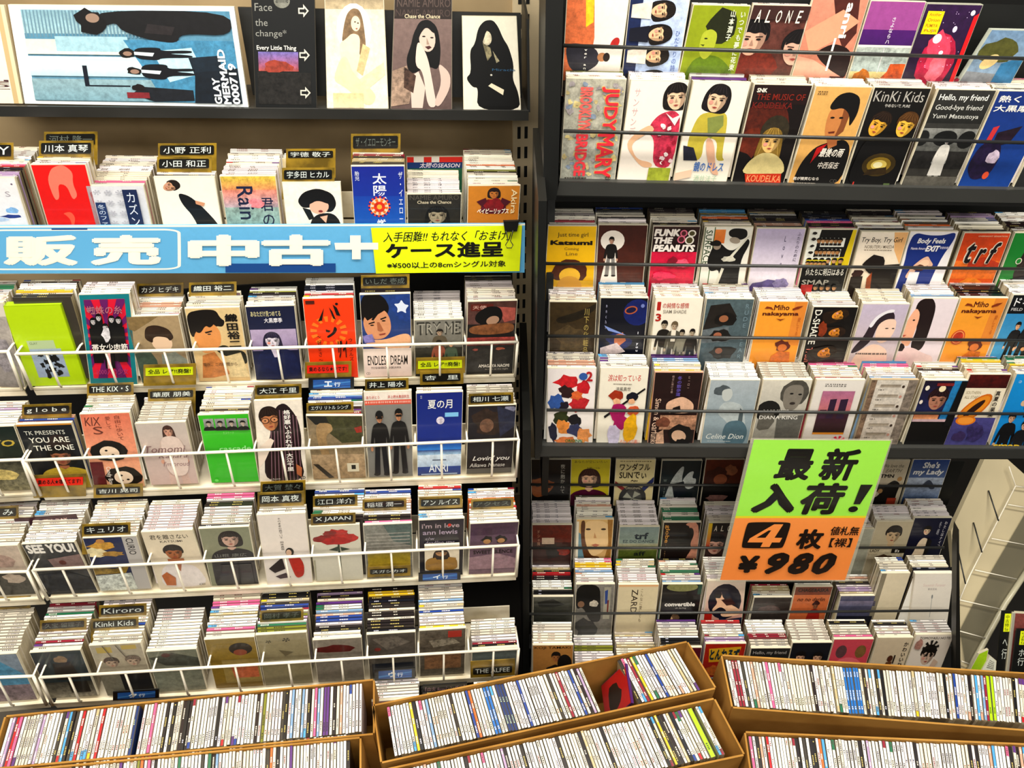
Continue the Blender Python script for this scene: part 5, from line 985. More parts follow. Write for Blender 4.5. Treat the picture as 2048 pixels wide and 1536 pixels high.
# ------------------------------------------------------------------ row N
a = A_().bg('4c3c20', '382c18', .35).p([10, 44, 60, 26, 90, 10, 100, 0, 100, 20, 60, 50, 20, 60], '2c2414', .4).blob(50, 100, 36, 34, '5c4c30', .6, 5).v('川下の化粧品', 74, 14, 12, 130, 'b8a460', .008)
card('N', 1100, 1193, 604, 552, 'dull bronze cover with vertical gold writing', a, 'w')
a = A_().bg('0c0e1c', '10142c', .15).e(80, 36, 30, 34, '18286c', 0, .3).e(66, 30, 14, 10, 'b8643c', -20).e(66, 30, 11, 7, '1c1c48', -20).blob(44, 110, 28, 20, '1c2c68', .5, 5).p([34, 96, 52, 88, 60, 110, 46, 124, 34, 116], 'c87c58', .2).p([10, 70, 50, 90, 60, 96, 20, 84], '8ca0d8').p([4, 130, 40, 116, 60, 140, 30, 150, 4, 156], 'd8c8c8', .3).v('If you', 80, 84, 10, 56, 'e8e8f0', .02).v('nnchi', 10, 10, 6, 70, 'b8b8d0').e(90, 18, 4, 5, '7c88c0')
card('N', 1202, 1296, 596, 554, 'midnight blue cover with two orange-lit faces', a, 'm')
a = A_().bg('f0e8d8', None, .03).t('1', 4, 8, 8, 22, 'b82c20', .03).t('3', 3, 38, 12, 20, 'b82c20', .03).t('の純情な感情', 16, 10, 56, 14, 'c0483c', .006).t('SIAM SHADE', 18, 28, 50, 9, '8c8478', .002).fig(24, 56, 130, '1c1814', '8c887c', 'b8a890').fig(46, 58, 132, '5c584c', '48443c', 'c0ac94', '6c5c44').p([40, 78, 50, 80, 50, 110, 40, 110], 'e8e0d0').fig(64, 78, 110, '8c8878', '6c6858', 'b8a890').fig(86, 76, 112, '26221e', '2c2824', 'b8a890')
card('N', 1312, 1406, 597, 557, 'cream cover with four standing rockers and red fraction', a, 'w')
a = A_().bg('5c6c70', '4c5c64', .35).p([10, 16, 50, 10, 70, 44, 40, 70, 0, 80], '2a241f', .4).blob(50, 52, 24, 20, '17130f', .3, 4).e(42, 50, 9, 10, 'a06c4c', 80).p([0, 80, 56, 70, 60, 110, 0, 116], '6c7478', .4).blob(40, 96, 22, 17, '17110f', .3, 6).e(34, 94, 8, 9, 'a86c50', 80).blob(50, 140, 30, 20, '15110f', .3, 7).e(42, 136, 8, 8, '8c5c48', 80).v('RUDE BEAR', 82, 8, 14, 150, '7c9098', .01)
card('N', 1414, 1508, 598, 552, 'dusky grey-blue cover with three heads lying sideways', a, 'm')
def orange(badge):
    a = A_().bg('f0a83c', 'ec9c34', .05).r(74, 0, 100, 118, 'e0903c', None, .06).t('Miho', 32, 8, 32, 14, '6c2c14', .025).t('nakayama', 10, 26, 76, 13, '6c2c14', .03).p([16, 12, 26, 14, 32, 22, 22, 18, 12, 18], '8c3c14').p([70, 18, 80, 12, 92, 10, 84, 18, 72, 22], '8c3c14').p([40, 44, 50, 46, 60, 44, 50, 50], '8c3c14')
    if badge: a.e(22, 98, 15, 19, 'c8482c').e(22, 98, 13, 16.5, 'e8a060').e(22, 98, 11, 14, 'c04028', 0, .4)
    a.blob(66, 118, 16, 14, '6c2c1c', .4, 5).e(66, 124, 10, 10, 'd07838', 0, .2).p([46, 148, 60, 134, 84, 136, 92, 200, 40, 200], 'dc7c30', .35).v('愛してる', 86, 40, 7, 50, 'b86428')
    return a
card('N', 1520, 1616, 603, 558, 'plain amber cover with wine-red curly title', orange(0), 'w')
a = A_().bg('15100c', '1c120c', .3).r(0, 0, 20, 200, '17110e').t('D-SHADE', 5, 8, 16, 100, 'f0ece0', .01, 90).t('Truth', 5, 118, 14, 44, 'e08878', .01, 90).head(62, 22, 34, 'e09a38', '2c1c0c', 'long', 70).head(64, 72, 34, 'd89030', '2c1a0c', 'long', 80).head(52, 132, 40, 'd88c2c', '24160a', 'long', 70).blob(30, 60, 10, 20, '8c3c18', .6, 5)
card('N', 1628, 1716, 614, 560, 'black cover with three amber faces lying sideways', a, 'w')
a = A_().bg('c8bcd0', 'd0c0b8', .08).p([20, 90, 28, 50, 44, 24, 66, 16, 76, 30, 78, 50, 60, 40, 44, 60, 40, 100, 20, 130, 0, 140, 4, 120], '3a2c34', .25).p([24, 60, 36, 30, 60, 14, 72, 14, 72, 22, 56, 24, 40, 40, 32, 66], 'e8e4e8').p([44, 56, 60, 40, 82, 40, 86, 70, 78, 100, 60, 110, 44, 92], 'f0d0bc', .04).e(66, 66, 4, 1.6, '3c2c2c').e(80, 66, 3, 1.6, '3c2c2c').p([68, 92, 78, 92, 72, 97], 'c87c74').p([10, 140, 40, 110, 60, 112, 84, 130, 90, 200, 4, 200], 'ecccb8', .06).dots(12, 136, 70, 8, '6c5c54', 9, 1, .8, 4)
card('N', 1727, 1819, 608, 556, 'lilac cover of girl wearing a white headband', a, 'W')
a = A_().bg('e8dce0', 'e4d4d8', .04).p([10, 4, 40, -4, 56, 20, 58, 80, 56, 130, 36, 138, 24, 120, 28, 70, 10, 44], '2c1c1c', .25).p([10, 20, 26, 40, 24, 100, 20, 126, -4, 110, -2, 60], 'f0b898', .05).e(14, 54, 3, 2, '1c1210').p([-2, 92, 8, 92, 2, 98], 'c05c48').p([0, 128, 30, 124, 60, 140, 90, 150, 90, 200, 0, 200], 'e8ccc8', .08).blob(4, 126, 10, 12, '2c1c1c', .2, 4)
card('N', 1829, 1917, 597, 556, 'pale pink cover with dark bob seen in profile', a, 'p')
card('N', 1923, 2016, 596, 560, 'amber cover with a round red seal badge', orange(1), 'd')
a = A_().bg('2c84b8', '5cb0d8', .1).r(0, 0, 100, 44, '101418').t('ドキドキ', 8, 6, 80, 20, 'e8e8e8', .01).t('FIELD OF VIEW', 6, 30, 70, 7, 'c8c8c8', .01).fig(36, 64, 110, '15141a', '121216').fig(64, 50, 140, '15141a', '121216').e(66, 130, 5, 5, 'd8a070')
card('N', 2028, 2120, 590, 560, 'sky-blue cover with two men in dark suits', a, 'w')

# ------------------------------------------------------------------ row O
a = A_().bg('eee6e4', 'f0e8e0', .04)   # drawn figures left as plain patches of their colours
for (x, y, rx, ry, c, k) in ((40, 34, 26, 16, 'cc2830', 3), (78, 46, 14, 20, 'c42430', 4), (40, 56, 16, 14, '3c2424', 5), (18, 84, 16, 20, '3c64a8', 6), (66, 88, 22, 22, 'c02c34', 7), (62, 66, 12, 12, 'd8703c', 8), (36, 92, 10, 12, '241c30', 9), (30, 122, 18, 18, '38401c', 10), (34, 146, 14, 20, 'e89848', 11), (60, 130, 14, 16, '1c1820', 12), (12, 160, 10, 26, '2c2c44', 13), (62, 156, 18, 16, '44486c', 14), (82, 170, 14, 20, 'e8a060', 15), (40, 184, 24, 12, 'e08850', 16)): a.blob(x, y, rx, ry, c, .35, k, .3)
a.t('2', 80, 6, 14, 24, 'b8242c', .03).e(74, 18, 9, 9, '3c64a8').t('ORIGINAL', 40, 180, 40, 8, '2c7c3c', .02).t('SOUND', 40, 190, 30, 6, 'c83c30', .02)
card('O', 1096, 1192, 737, 702, 'white cover splashed with red, blue and orange shapes', a, 'p')
a = A_().bg('f0e9d8', None, .03).t('涙は知っている', 16, 14, 70, 17, 'cc4038', .01, 0, .15).dots(28, 36, 40, 5, '8c8478', 14).t('涼風真世', 34, 44, 32, 10, '5c544c', .004).p([12, 118, 96, 46, 98, 50, 14, 124], '1c1818')
for (x, y, rx, ry, c, k) in ((36, 66, 16, 13, 'a83c1c', 3), (72, 68, 13, 12, '1c1c2c', 4), (38, 80, 8, 8, 'e8b890', 5), (70, 80, 7, 7, 'e8b890', 6), (42, 108, 18, 26, 'b01468', 7), (50, 134, 16, 20, 'a81264', 8), (76, 104, 13, 14, 'd8683c', 9), (72, 150, 16, 36, 'e8b414', 10), (36, 168, 14, 30, 'd4cce0', 11)): a.blob(x, y, rx, ry, c, .25, k, .15)
a.t('そばかすの願い', 52, 180, 44, 12, 'e08870', .01).t('CD', 6, 190, 8, 6, '2c2420', .02)
card('O', 1202, 1297, 737, 706, 'cream cover with red title and magenta and gold patches', a, 'p')
a = A_().bg('2c1614', '34191a', .2).v('冬の散歩道', 48, 8, 10, 52, '6c5ca8', .02).v('明日に架ける橋', 36, 6, 5, 46, 'b89c94').v('ヒーロー', 70, 6, 5, 36, 'b89c94').t('Simon &', 6, 66, 12, 60, 'e8c8b0', .005, 90).t('Garfunkel', 4, 130, 16, 68, 'e8c8b0', .005, 90).p([30, 76, 50, 64, 66, 60, 90, 78, 90, 104, 40, 106, 30, 96], 'e0b89c', .2).p([46, 90, 60, 84, 64, 104, 40, 106], '1c0e0c').r(20, 110, 100, 150, 'b88c70', None, .7).blob(30, 130, 16, 16, '7c4c38', .5, 4).blob(70, 166, 28, 30, '120a0a', .3, 5, .12).e(66, 168, 15, 18, 'e0bca0', -40, .1).blob(72, 186, 12, 10, '120a0a', .3, 6).p([16, 160, 30, 150, 36, 196, 16, 198], 'd8b094', .6)
card('O', 1311, 1406, 745, 699, 'dark brown cover with seated musician and bearded face', a, 'p', edge='d8a890')
a = A_().bg('b4bcc0', '8ca0a8', .12).blob(30, 30, 18, 17, '5c6468', .3, 4).p([26, 28, 44, 22, 50, 40, 46, 56, 36, 62, 28, 50], 'c8ccc8').p([30, 66, 50, 60, 74, 72, 84, 110, 90, 150, 60, 150, 46, 120, 22, 96], 'bcc4c4', .15).p([70, 80, 78, 90, 80, 130, 70, 120], '5c686c').p([46, 120, 80, 116, 96, 150, 90, 196, 50, 190, 40, 160], '5c7884', .12).t('Celine Dion', 8, 158, 80, 16, 'eceee8', .002, 0, .25).dots(12, 180, 50, 4, 'd0d4d0', 14)
card('O', 1422, 1520, 760, 709, 'pale grey-blue cover with a woman looking back', a, 'W', edge='efe6d0')
a = A_().bg('dcd6c8', '8c8a84', .1).blob(72, 36, 30, 40, '5c5850', .3, 4, .1).p([46, 28, 60, 12, 86, 14, 90, 50, 80, 84, 62, 90, 50, 70], '8c857a', .12).e(64, 38, 4, 2.5, '1c1a18').e(82, 40, 4, 2.5, '1c1a18').e(70, 66, 6, 4, '3c3430').e(22, 90, 26, 32, '1c1b1a', 0, .2).p([6, 92, 34, 84, 40, 120, 24, 160, 4, 140], '6c6860', .3).p([0, 150, 44, 140, 50, 200, 0, 200], 'a8a49a', .2).p([44, 110, 100, 100, 100, 200, 50, 200], '6c6a64', .25).t("NAHKI'S", 12, 84, 54, 11, 'f0ece4', .005).t('DIANA KING', 6, 102, 82, 11, 'f0ece4', .005)
card('O', 1528, 1624, 760, 710, 'monochrome cover of two striking dark faces', a, 'W', edge='efe6d0')
a = A_().bg('e8e2da', 'dcd4cc', .04).dots(20, 10, 44, 9, '6c6864', 8, 2).r(18, 30, 86, 156, 'b87898', 'e08858', .2).r(18, 96, 86, 156, '4c2838', '2c1418', .3).p([38, 54, 52, 52, 52, 110, 38, 110], '3c2440').p([60, 54, 76, 52, 76, 110, 60, 110], '3c2440').r(22, 84, 36, 110, '4c2c44').r(18, 152, 86, 158, 'd8902c').rays(78, 178, 16, 'd8204c', 8).e(78, 178, 7, 8, 'd8204c').t('BILLIE HUGHES', 12, 178, 46, 6, '2c2820', .01)
card('O', 1634, 1730, 760, 710, 'framed cover with two dusk towers and pink star', a, 'p')
a = A_().bg('d8d0c4', 'ccc0b4', .3).r(0, 0, 12, 200, '8c7460', None, .8).r(80, 0, 100, 200, '8c8074', None, .7)
for k in range(7): a.r(22, 12 + k * 28, 66, 20 + k * 28, '948878', 'b8ac9c', .3); a.dots(20, 26 + k * 28, 12, 4, '4c443c', 2); a.e(72, 18 + k * 28, 3, 4, 'c89888' if k % 2 else '4c3c30')
card('O', 1744, 1837, 760, 712, 'creamy blurred contents-list cover with brown edges', a, 'p', edge='b8a88c')
a = A_().bg('2a1c30', '1c3a78', .3).r(0, 118, 100, 200, '15110f', '100c0c', .2).p([70, 0, 100, 0, 100, 118, 64, 118], '2c84b8', .3).head(44, 56, 54, 'b8846c', '2c1418', 'short').e(46, 22, 8, 9, 'f4e4c0').e(10, 20, 5, 7, 'f0e8d8').e(6, 60, 4, 6, 'e8dcd0').r(30, 6, 70, 14, '8c2c2c', None, .3).r(0, 92, 60, 112, 'b86c4c', 'e8a878', .3).r(0, 110, 100, 118, 'c8acb0', None, .2).p([86, 0, 100, 0, 100, 130, 80, 130], '141414')
card('O', 1851, 1936, 761, 712, 'blurred blue cover with half-lit face and black foot', a, 'm')
a = A_().bg('efe4cc', None, .03).r(0, 0, 100, 34, '5c1814', '4c1410', .6).t('SOUTHERN', 6, 42, 36, 8, 'a89878', .005).t('ALL STARS', 6, 54, 36, 8, 'a89878', .005).e(40, 88, 22, 48, 'd87818', 40).e(40, 88, 18, 42, 'e8982c', 40).e(40, 88, 8, 30, '3c2014', 40, .3).p([0, 112, 100, 112, 100, 200, 0, 200], '54508c', .25).e(30, 120, 24, 13, 'e08418').e(30, 120, 19, 10, 'efa040').v('真夏の果実', 78, 40, 13, 70, '2c2018', .015).r(76, 38, 77, 106, 'b8a888').blob(30, 164, 16, 16, '4c3c6c', .5, 4).blob(62, 150, 20, 24, '463c70', .6, 5)
card('O', 1941, 2022, 749, 703, 'papaya slice cover with violet lower half', a, 'm', bl=(1884, 897), br=(1968, 898))
a = A_().bg('1a98d8', '148cd0', .05).blob(60, 40, 26, 18, '24242c', .4, 4).blob(64, 90, 20, 22, '1c1c20', .4, 5).e(40, 74, 7, 8, 'd8b898').fig(26, 100, 150, '17171a', '17171a', 'd8b090').fig(60, 120, 140, '202024', '202024', 'd8b090').t('smap', 6, 184, 60, 16, 'e8c840', .03).t('CD', 8, 14, 6, 6, 'e0f0f8')
card('O', 2034, 2126, 748, 700, 'cyan cover crowded with men in dark clothes', a, 'm', bl=(1976, 898), br=(2064, 899))

# ------------------------------------------------------------------ row P (shaded)
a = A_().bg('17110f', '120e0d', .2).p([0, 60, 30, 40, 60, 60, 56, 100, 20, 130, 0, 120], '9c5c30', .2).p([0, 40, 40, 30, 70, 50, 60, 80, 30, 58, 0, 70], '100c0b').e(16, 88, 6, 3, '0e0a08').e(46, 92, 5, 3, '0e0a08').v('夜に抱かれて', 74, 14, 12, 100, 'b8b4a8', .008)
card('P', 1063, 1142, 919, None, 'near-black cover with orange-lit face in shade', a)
a = A_().bg('cfc02c', 'c8b828', .05).t('あなたが空にいたい', 8, 4, 84, 9, '6c6420', .005).t('加藤いづみ', 40, 26, 34, 7, '4c4418', .005).bust(48, 66, 54, 'e0b898', '3c1c14', '5c1438', 'bob', 0, 3)
card('P', 1143, 1221, 918, None, 'yellow cover of smiling bobbed woman in plum dress', a)
a = A_().bg('ddd0a0', 'd8c898', .06).dots(10, 4, 80, 5, '6c6040', 16).t('ワンダフル', 10, 12, 78, 24, '2c2418', .015).t('SUNでぃ', 10, 40, 70, 22, '2c2418', .015).t('Aju', 40, 66, 18, 8, '2c2418', .02).p([0, 70, 0, 84, 40, 122, 46, 112], '8c2424').p([100, 56, 100, 74, 64, 124, 56, 112], '24346c').e(48, 130, 36, 46, '2c2c2c').e(48, 130, 24, 32, '4c4c48', 0, .2).rays(48, 130, 26, 'a8a898', 4, .1).t('ORIGINAL', 28, 90, 40, 8, 'b8b098', .01)
card('P', 1233, 1311, 919, None, 'cream sun-title cover with a compass badge', a)
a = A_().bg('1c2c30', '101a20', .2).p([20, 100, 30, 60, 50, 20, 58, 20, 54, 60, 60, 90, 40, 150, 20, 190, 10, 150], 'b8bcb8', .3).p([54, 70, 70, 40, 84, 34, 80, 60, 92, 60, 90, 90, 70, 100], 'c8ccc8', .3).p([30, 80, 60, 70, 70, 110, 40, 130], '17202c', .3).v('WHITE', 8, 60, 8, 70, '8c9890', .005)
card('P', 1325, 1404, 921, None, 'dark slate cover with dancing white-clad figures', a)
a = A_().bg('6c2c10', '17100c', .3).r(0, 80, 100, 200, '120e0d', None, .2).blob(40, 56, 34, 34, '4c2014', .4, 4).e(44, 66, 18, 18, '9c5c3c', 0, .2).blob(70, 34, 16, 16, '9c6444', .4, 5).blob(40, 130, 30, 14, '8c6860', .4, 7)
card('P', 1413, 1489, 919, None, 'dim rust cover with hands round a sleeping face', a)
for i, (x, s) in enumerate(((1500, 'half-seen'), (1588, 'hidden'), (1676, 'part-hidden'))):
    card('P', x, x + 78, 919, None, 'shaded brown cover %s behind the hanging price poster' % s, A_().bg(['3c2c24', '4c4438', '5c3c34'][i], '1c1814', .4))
a = A_().bg('c8bca4', 'c0b49c', .08).t('We love the', 10, 12, 74, 11, '4c4438', .002, 0, .3).t('EARTH', 22, 28, 60, 12, '6c6454', 0, 0, .4).t('TMN', 8, 46, 50, 12, '15120f', .03).p([30, 90, 60, 66, 76, 70, 90, 80, 84, 130, 100, 200, 0, 200, 0, 130, 20, 120], '1a1613', .25).blob(20, 96, 16, 10, '2c241c', .3, 5).e(22, 104, 9, 8, 'a88458').e(82, 62, 9, 8, 'b8905c').r(56, 128, 90, 150, '9c3c24', None, .3)
card('P', 1765, 1820, 921, None, 'beige love-song cover with two crouching men', a)
a = A_().bg('2c4884', '8ca0b8', .15).r(0, 60, 100, 130, 'b0b8c4', '5c7090', .4).t("She's", 30, 8, 46, 20, 'eae8e4', .03, 0, .15).t('my Lady', 8, 32, 84, 22, 'eae8e4', .03, 0, .15).p([52, 70, 62, 66, 84, 96, 70, 100, 60, 88, 40, 92], '3c4454', .3).r(0, 128, 100, 200, '34507c', '1c2c4c', .4).e(60, 140, 20, 9, '2a3440', 0, .3)
card('P', 1828, 1901, 919, None, 'cloudy blue cover with white lady-title words', a)

# ------------------------------------------------------------------ row Q
a = A_().bg('4c1a12', '34120e', .45).r(0, 0, 100, 60, '6c2818', None, .5).r(24, 44, 56, 66, 'd0b8a0', None, .2).v('ドシャ降り', 12, 16, 8, 70, 'c89c80', .005).p([30, 70, 60, 66, 70, 110, 40, 120], '1c0e0c', .3).blob(80, 90, 16, 14, '8c2c1c', .5, 5)
card('Q', 1065, 1144, 1050, 1000, 'dark rust-red abstract cover with pale label', a, 'W')
a = A_().bg('e0bc80', 'd8b078', .06).r(0, 6, 6, 200, 'f0e8d4').p([6, 40, 30, 60, 34, 130, 6, 130], '7ca0ac', .1).p([20, 4, 70, 2, 92, 20, 90, 80, 70, 108, 48, 118, 30, 100, 18, 60], 'efcf9c', .04).p([10, 4, 24, 2, 22, 60, 40, 116, 70, 118, 60, 140, 30, 150, 14, 80], '6c4424', .3).p([84, 0, 98, 0, 98, 150, 76, 150, 90, 80], 'a87c3c', .3).e(32, 30, 7, 3, '3c2414').e(74, 30, 7, 3, '3c2414').p([42, 80, 54, 76, 66, 80, 54, 88], 'c87c60').p([50, 40, 56, 58, 48, 58], 'd0a070')
card('Q', 1154, 1227, 1039, 992, 'golden close-up cover of a wide-eyed face', a, 'm')
a = A_().bg('8c9c98', '7c8450', .15).r(0, 60, 100, 84, 'a8a890', '8c8c50', .3).r(0, 84, 100, 200, '5c6828', '2c341c', .4).t('trf', 38, 20, 36, 24, '20303c', .03).t('EZ DO DANCE', 10, 46, 80, 10, '3c4c54', .01).t('aff', 40, 88, 30, 16, '1c2420', .02)
card('Q', 1240, 1319, 1054, 1000, 'hazy green seascape cover with blue lettering', a, 'W')
a = A_().bg('1c1210', '241410', .25).p([60, 20, 80, 16, 86, 40, 78, 70, 84, 90, 70, 120, 60, 200, 100, 200, 100, 0, 60, 0], 'c89078', .25).blob(56, 50, 20, 44, '140c0c', .3, 3, .12).t('globe', 4, 8, 14, 60, 'd8a04c', .01, 90).v('Is this love', 8, 70, 6, 90, 'b89468')
card('Q', 1328, 1402, 1045, 998, 'dark cover with silhouette profile and amber letters', a, 'c')
a = A_().bg('3c2824', '5c4440', .4).head(26, 76, 60, 'e0b09c', '140e10', 'short').r(0, 0, 10, 80, 'e8c82c', 'c83c28').r(10, 0, 100, 30, '1c1614')
for i, ch in enumerate('ALONE'): a.t(ch, 16 + i * 18, 8, 8, 18, 'e8e0d0', .003, 0, .15)
card('Q', 1418, 1492, 1046, 1000, 'brown cover like the lonely-title one, half under poster', a, 'w')
for i, (x, s) in enumerate(((1505, 'first'), (1590, 'second'))):
    card('Q', x, x + 76, 1046, 1000, 'grey cover %s behind the orange poster half' % s, A_().bg('5c584c', '3c3830', .3), 'w')
a = A_().bg('b4b4a4', '9c9c8c', .15).p([40, 30, 44, 30, 36, 80, 32, 80], '6c6c60').e(70, 50, 4, 5, '8c8c7c')
card('Q', 1672, 1748, 1058, 1010, 'plain grey-green cover beside the poster edge', a, 'p')
a = A_().bg('c8bca0', 'bcb094', .05).bust(54, 46, 50, 'ceb490', '1c1512', 'cabfa4', 'short', 0, 1.6).r(0, 90, 26, 108, 'c8bca0').t('LADY', 2, 92, 26, 9, '15120f', .02).r(62, 90, 100, 104, '15120f').t("B'z", 72, 92, 12, 9, 'e8e4d8', .02).blob(50, 124, 26, 14, '5c4430', .4, 5)
card('Q', 1755, 1828, 1043, 1010, 'beige portrait cover of dark-haired man with neat title', a, 'w')
a = A_().bg('10163a', '0c1028', .08).p([30, 76, 40, 60, 56, 66, 56, 110, 44, 140, 100, 160, 100, 200, 0, 200, 0, 150, 24, 120], 'e8d4b8', .1).head(44, 40, 24, 'ecd0b0', '15100e', 'short').p([52, 60, 66, 70, 64, 110, 54, 120], '15100e').v('わたしはナイフ', 84, 8, 8, 84, 'd8d4d8', .005).v('冬嶋', 70, 8, 7, 44, 'b8b8c0')
card('Q', 1830, 1904, 1036, 996, 'midnight cover with a fair figure seated in white', a, 'p')

# ------------------------------------------------------------------ row R
a = A_().bg('4c4c44', '1c1c18', .3).r(0, 0, 100, 44, '5c5c52', '3c3c34', .4).p([10, 20, 50, 8, 80, 30, 50, 40, 14, 38], '24241f', .4)
card('R', 1067, 1146, 1194, 1130, 'smoky grey-black cover at the recess side', a, 'c')
a = A_().bg('8c8880', '6c6860', .3).p([0, 0, 62, 0, 66, 60, 70, 120, 40, 120, 20, 70, 0, 80], '141311', .4).e(14, 62, 9, 10, '8c6c54').e(44, 58, 5, 5, 'a88870').r(74, 8, 92, 110, 'a8a494', None, .1).p([76, 20, 84, 16, 84, 60, 78, 62], '3c5490').p([84, 50, 88, 48, 88, 90, 84, 90], '7c2c24').blob(50, 60, 12, 12, 'c8c0b0', .5, 4).blob(30, 140, 30, 30, '242220', .5, 5)
card('R', 1153, 1229, 1169, 1117, 'monochrome snapshot cover of man beside a car', a, 'p')
a = A_().bg('dccfae', 'd4c8a8', .05).r(0, 0, 100, 8, 'e0a060', 'dccfae').t('ZARD', 34, 14, 16, 76, '3c2c20', .005, 90).v('こんなに愛しても', 56, 10, 8, 110, '7c6c54', 0)
card('R', 1238, 1317, 1170, 1116, 'plain cream cover with one sideways dark word', a, 'o' if 0 else 'p')
a = A_().bg('15100f', '0f0c0b', .15).e(50, 8, 40, 14, '8c8c5c', 0, .3).t('convertible', 10, 56, 78, 13, 'ece8e0', .03).t('oh darling', 38, 72, 28, 6, 'c8c4bc').p([32, 96, 44, 92, 60, 150, 64, 200, 48, 200, 40, 150, 28, 120], 'e0b890', .1).blob(42, 104, 10, 10, '6c5440', .6, 5).r(90, 0, 100, 30, '1c4c3c')
card('R', 1326, 1405, 1169, 1116, 'black cover with white car-title and tattooed arm', a, 'm')
a = A_().bg('e4d6c4', 'b82c20', .05).e(50, 62, 44, 54, '15162a', 0, .1).p([24, 50, 30, 30, 38, 30, 44, 50, 66, 70, 84, 80, 96, 92, 90, 104, 50, 110, 40, 100, 60, 90, 40, 76, 22, 92, 18, 86, 32, 66], 'e8c0a0', .1).p([40, 56, 66, 50, 80, 70, 56, 74], '3c1410').blob(32, 40, 10, 14, '140c10', .3, 4).r(0, 96, 20, 200, 'b82418', None, .15).p([40, 110, 60, 116, 100, 110, 100, 200, 30, 200], '1c2444', .2)
card('R', 1416, 1491, 1162, 1116, 'cover of a bare-legged woman curled in dark egg chair', a, 'w', bl=(1402, 1290), br=(1478, 1290))
a = A_().bg('3c3430', '2c2622', .4).blob(50, 50, 30, 20, '5c4844', .5, 4).r(0, 90, 40, 200, '1c1816')
card('R', 1509, 1584, 1195, 1168, 'dim dark cover behind blue-edged cases under poster', a, 'c')
a = A_().bg('c87848', 'b85c34', .15).r(0, 0, 100, 26, '7c3c20', None, .2).t('CHAGE&ASKA', 8, 4, 84, 12, '2c140c', .03).t('no no darlin', 12, 34, 76, 13, '4c2418', .01, 0, .2).fig(66, 50, 140, '9c2418', '8c2018', '8c5c40', '3c1410', 'hat')
card('R', 1592, 1665, 1174, 1164, 'tan dusk cover with red-suited man in hat', a, 'w')
a = A_().bg('5c5c74', '3c4058', .3).r(0, 20, 100, 40, '8c8498', '6c6c84', .3).r(0, 80, 100, 200, '1c2030', None, .3)
card('R', 1682, 1754, 1192, 1148, 'slate blue cloudy cover in a leaning case', a, 'c', bl=(1660, 1289), br=(1730, 1289))
a = A_().bg('ddd2b8', 'd4c8ac', .05).r(0, 0, 18, 200, '8c8470', None, .1)
card('R', 1764, 1820, 1147, 1112, 'blank cream cover showing its grey left spine edge' if 0 else 'blank cream cover with a grey spine edge', a, 'p')
a = A_().bg('efe8dc', 'ece6da', .03).t('Souvenir Forever', 24, 26, 60, 8, 'e0c8c0', 0, 0, .3).t('華原朋美', 38, 38, 24, 6, 'a8a0a0').e(52, 62, 2, 6, '8c9090').r(51.5, 62, 52.5, 120, 'a8acac')
card('R', 1831, 1906, 1148, 1112, 'white cover with one thin grey flower stem', a, 'm', edge='e8e0d0', bl=(1812, 1288), br=(1888, 1288), th=.008)

# ------------------------------------------------------------------ row S
a = A_().bg('c08c4c', 'b07c3c', .1).t('KOJI TAMAKI', 4, 3, 90, 9, '1c140e', .01).head(58, 36, 26, 'b87c48', '1c120c', 'short').p([34, 66, 56, 56, 80, 66, 90, 200, 26, 200], '241c16', .3).e(80, 52, 18, 26, '1c140e', 0, .2)
card('S', 1066, 1146, 1291, 1246, 'golden brown cover of a man and his shadow', a, 'm')
a0 = A_().bg('9c9480', '8c8470', .2)
card('S', 1152, 1231, 1338, 1258, 'grey cover sunk behind the middle carton wall', a0, 'w')
card('S', 1237, 1316, 1332, 1244, 'plum cover sunk behind the middle carton corner', A_().bg('5c1830', None, .3), 'p')
a = A_().bg('6c1830', '5c1428', .3).t('with', 60, 20, 30, 10, 'c89898')
card('S', 1322, 1403, 1296, 1240, 'wine red cover beside the middle carton corner', a, 'm')
a = A_().bg('b82c18', 'a82414', .3).p([10, 14, 90, 8, 84, 50, 14, 54], 'e0b028', .1).t('とんねるず', 14, 14, 74, 34, '1c3c44', .04).blob(30, 80, 20, 18, 'c8702c', .5, 4).blob(60, 80, 20, 18, 'c8702c', .5, 8)
card('S', 1412, 1492, 1288, 1240, 'red comic cover with yellow and teal splash lettering', a, 'p')
a = A_().bg('2c2c2c', '1c1c1c', .15).t('Hello, my friend', 6, 8, 86, 13, 'b8b4b0', .005)
card('S', 1503, 1581, 1297, 1240, 'charcoal hello-title cover beside the far carton', a, 'm')
a = A_().bg('141c28', '0f151f', .2).head(28, 44, 30, 'dcb498', '100c0e', 'short').head(72, 44, 30, 'dcb498', '100c0e', 'long')
card('S', 1586, 1664, 1286, 1240, 'dark navy cover with two pale faces', a, 'W')
a = A_().bg('d85868', 'd04858', .08).e(26, 34, 14, 18, '6c4c50', 0, .3).e(76, 34, 14, 18, '8c6c40', 0, .3).e(50, 90, 44, 40, 'e87884', 0, .05).e(50, 94, 28, 26, 'c84050', 0, .1)
card('S', 1669, 1747, 1279, 1240, 'pink cover with two round inset pictures', a, 'm')
a = A_().bg('ddcfb4', 'd8c8ac', .05).v('かわいいひと', 80, 10, 14, 84, '1c1410', .02).e(52, 56, 8, 9, '5c3420', 0, .2).p([44, 66, 60, 64, 64, 110, 40, 110], '6c4428', .3).r(62, 46, 66, 70, '2c1810')
card('S', 1757, 1826, 1276, 1238, 'beige cover with a small seated brown figure', a, 'w')
a = A_().bg('ece4d8', None, .03).t('TOMOYASU HOTEI', 12, 5, 84, 6, '1c1814', .015).head(50, 56, 46, 'd8c0ac', '15120f', 'short').rays(50, 34, 22, '15120f', 9, .3).p([20, 90, 50, 84, 90, 90, 96, 200, 8, 200], '2c2a28', .2).p([70, 62, 84, 70, 76, 96, 64, 90], 'd8c0ac').blob(16, 24, 10, 16, 'b88c80', .5, 4)
